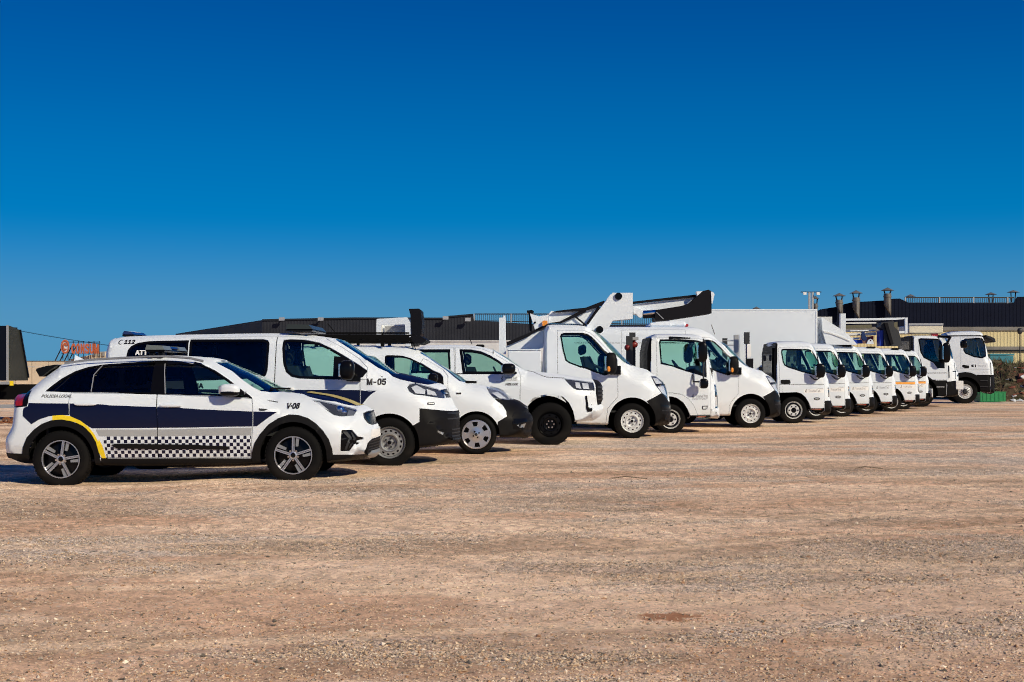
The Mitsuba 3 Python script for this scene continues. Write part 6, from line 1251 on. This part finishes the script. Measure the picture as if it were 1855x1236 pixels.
def ground_col(p, n, uv):
    x, y = p.x, p.y; u, w = x + .12 * y, y - .10 * x                       # tracks run a little across the yard
    st = fbm(u * .25, w * .6, 1.0, 4); bl = fbm(u * .55 + 3, w * 1.0, 4.0, 4); dk = fbm(u * .38 + 31, w * .8, 7.0, 4); fine = fbm(x * 9, y * 9, 5.0, 3)
    sand, tan, red, grey, dark = mi.Color3f(.885, .645, .465), mi.Color3f(.77, .545, .39), mi.Color3f(.62, .375, .24), mi.Color3f(.585, .50, .43), mi.Color3f(.40, .265, .175)
    c = mix(sand, tan, smoothstep(.38, .62, st)); c = mix(c, red, .62 * smoothstep(.52, .64, bl)); g = gravel_mask(x, y); c = mix(c, grey, .75 * g); c = mix(c, dark, .55 * smoothstep(.52, .68, dk))
    tk = smoothstep(.0, .7, track(x, y, 1.1 * (fbm(x * .35, y * .35, 6.0, 2) - .5))) * smoothstep(.30, .5, fbm(x * .5 + 3, y * .7, 8.0, 3)); g = g * (1 - .75 * tk); c = mix(c, mi.Color3f(.86, .635, .445), .62 * tk)
    c = c * (.87 + .28 * fbm(u * .9 + 5, w * 1.4, 9.0, 4))
    d1, d2, rc = voronoi(x * 60, y * 60); e1, e2, re = voronoi(x * 24 + 3, y * 24)
    nearer = smoothstep(34, 8, y); m1, m2, rm = voronoi(x * 23 + 11, y * 15 + 4); c = c * (1 + (rm - .5) * .55 * smoothstep(6, 12, y) * smoothstep(60, 22, y))
    tone = .45 + 1.1 * rc; c = c * (1 + nearer * (tone - 1) * (.35 + .65 * g))
    c = mix(c, mi.Color3f(.16, .13, .11), nearer * .5 * smoothstep(.88, .97, re) * smoothstep(.5, .3, e1)); c = mix(c, mi.Color3f(.74, .63, .52), nearer * .55 * smoothstep(.12, .03, re) * smoothstep(.5, .3, e1))
    c = c * (.72 + .54 * fine)
    q = dr.sqrt(dr.square((x - .83) / .16) + dr.square((y - 7.1) / .13)) + 1.5 * (fbm(x * 14, y * 14, 1.0, 4) - .5); c = mix(c, mi.Color3f(.34, .13, .06), .75 * smoothstep(1.0, .6, q))
    return c
def ground_bump(p, n, uv):
    d1, d2, rc = voronoi(p.x * 60, p.y * 60); return .006 * dr.maximum(.5 - d1, 0) * (.3 + rc) + .010 * fbm(p.x * 14, p.y * 14, 0.0, 3) * smoothstep(60, 10, p.y)
scene['earth'] = two({'type': 'bumpmap', 'arbitrary': {**mikit.proc(ground_bump, 4e-3)}, 'scale': 1.0, 'bsdf': {'type': 'diffuse', 'reflectance': mikit.proc(ground_col)}})
put('ground', (v, np.vstack([np.c_[a, a + 1, a + W_ + 1], np.c_[a, a + W_ + 1, a + W_]])), 'earth', True); labels['ground'] = {'kind': 'structure'}
# loose stones
r = np.random.default_rng(3); N_ = 420000
y = 4.9 + 13 * r.random(N_) ** 1.7; x = (r.random(N_) * 2 - 1) * (y * .40 + .3)
dens = np.array(gravel_mask(mi.Float(x), mi.Float(y))); keep = r.random(N_) < np.clip(.24 + .7 * dens, .12, 1) * (1 - .7 * np.clip(track(x, y, 1.1 * (meshkit.fbm(np.c_[x * .35, y * .35, x * 0 + 6], 2) - .5), True) * 1.5, 0, 1)); x, y = x[keep], y[keep]; m = len(x)
sz = np.clip(r.lognormal(math.log(.0034), .42, m), .0018, .013); base = np.array([[1, 0, 0], [-1, 0, 0], [0, 1, 0], [0, -1, 0], [0, 0, 1], [0, 0, -1]], float); bf = np.array([[0, 2, 4], [2, 1, 4], [1, 3, 4], [3, 0, 4], [2, 0, 5], [1, 2, 5], [3, 1, 5], [0, 3, 5]])
q = base[None] * (1 + .35 * r.normal(size=(m, 6, 1))).clip(.5, 1.6) + .25 * r.normal(size=(m, 6, 3)); q *= (sz[:, None] * np.c_[1 + .4 * r.random(m), 1 + .3 * r.random(m), .6 + .3 * r.random(m)])[:, None, :]
th = r.random(m) * 6.28; cx, sx = np.cos(th)[:, None], np.sin(th)[:, None]; q = np.stack([q[..., 0] * cx - q[..., 1] * sx, q[..., 0] * sx + q[..., 1] * cx, q[..., 2]], -1) + np.c_[x, y, ground_z(x, y) + sz * .25][:, None]
pal = np.array([[.55, .39, .26], [.70, .53, .37], [.44, .36, .29], [.17, .145, .12], [.80, .67, .53], [.45, .25, .14]]); col = pal[r.choice(6, m, p=[.28, .22, .2, .11, .12, .07])] * (.8 + .4 * r.random((m, 1)))
scene['stone'] = two({'type': 'diffuse', 'reflectance': {'type': 'mesh_attribute', 'name': 'vertex_color'}})
put('gravel', (q.reshape(-1, 3), (bf[None] + 6 * np.arange(m)[:, None, None]).reshape(-1, 3)), 'stone', False, color=np.repeat(col, 6, 0)); labels['gravel'] = {'kind': 'stuff', 'label': 'loose tan and grey gravel scattered over the foreground', 'category': 'gravel'}
for u, vv, L_, lab in ((1140, 868, .42, 'thin dry twig lying on the gravel near the middle'), (1574, 849, .35, 'dark dry twig lying on the gravel at right')):
    D = EYE * F / (vv - VH); x = X(u, D); z = float(ground_z(x, D)[0]); put(thing('twig', lab, 'twig'), tube([[x - L_ / 2, D, z + .012], [x - .05, D + .03, z + .03], [x + L_ / 2, D - .04, z + .01]], .0042, 6), 'dead_wood')
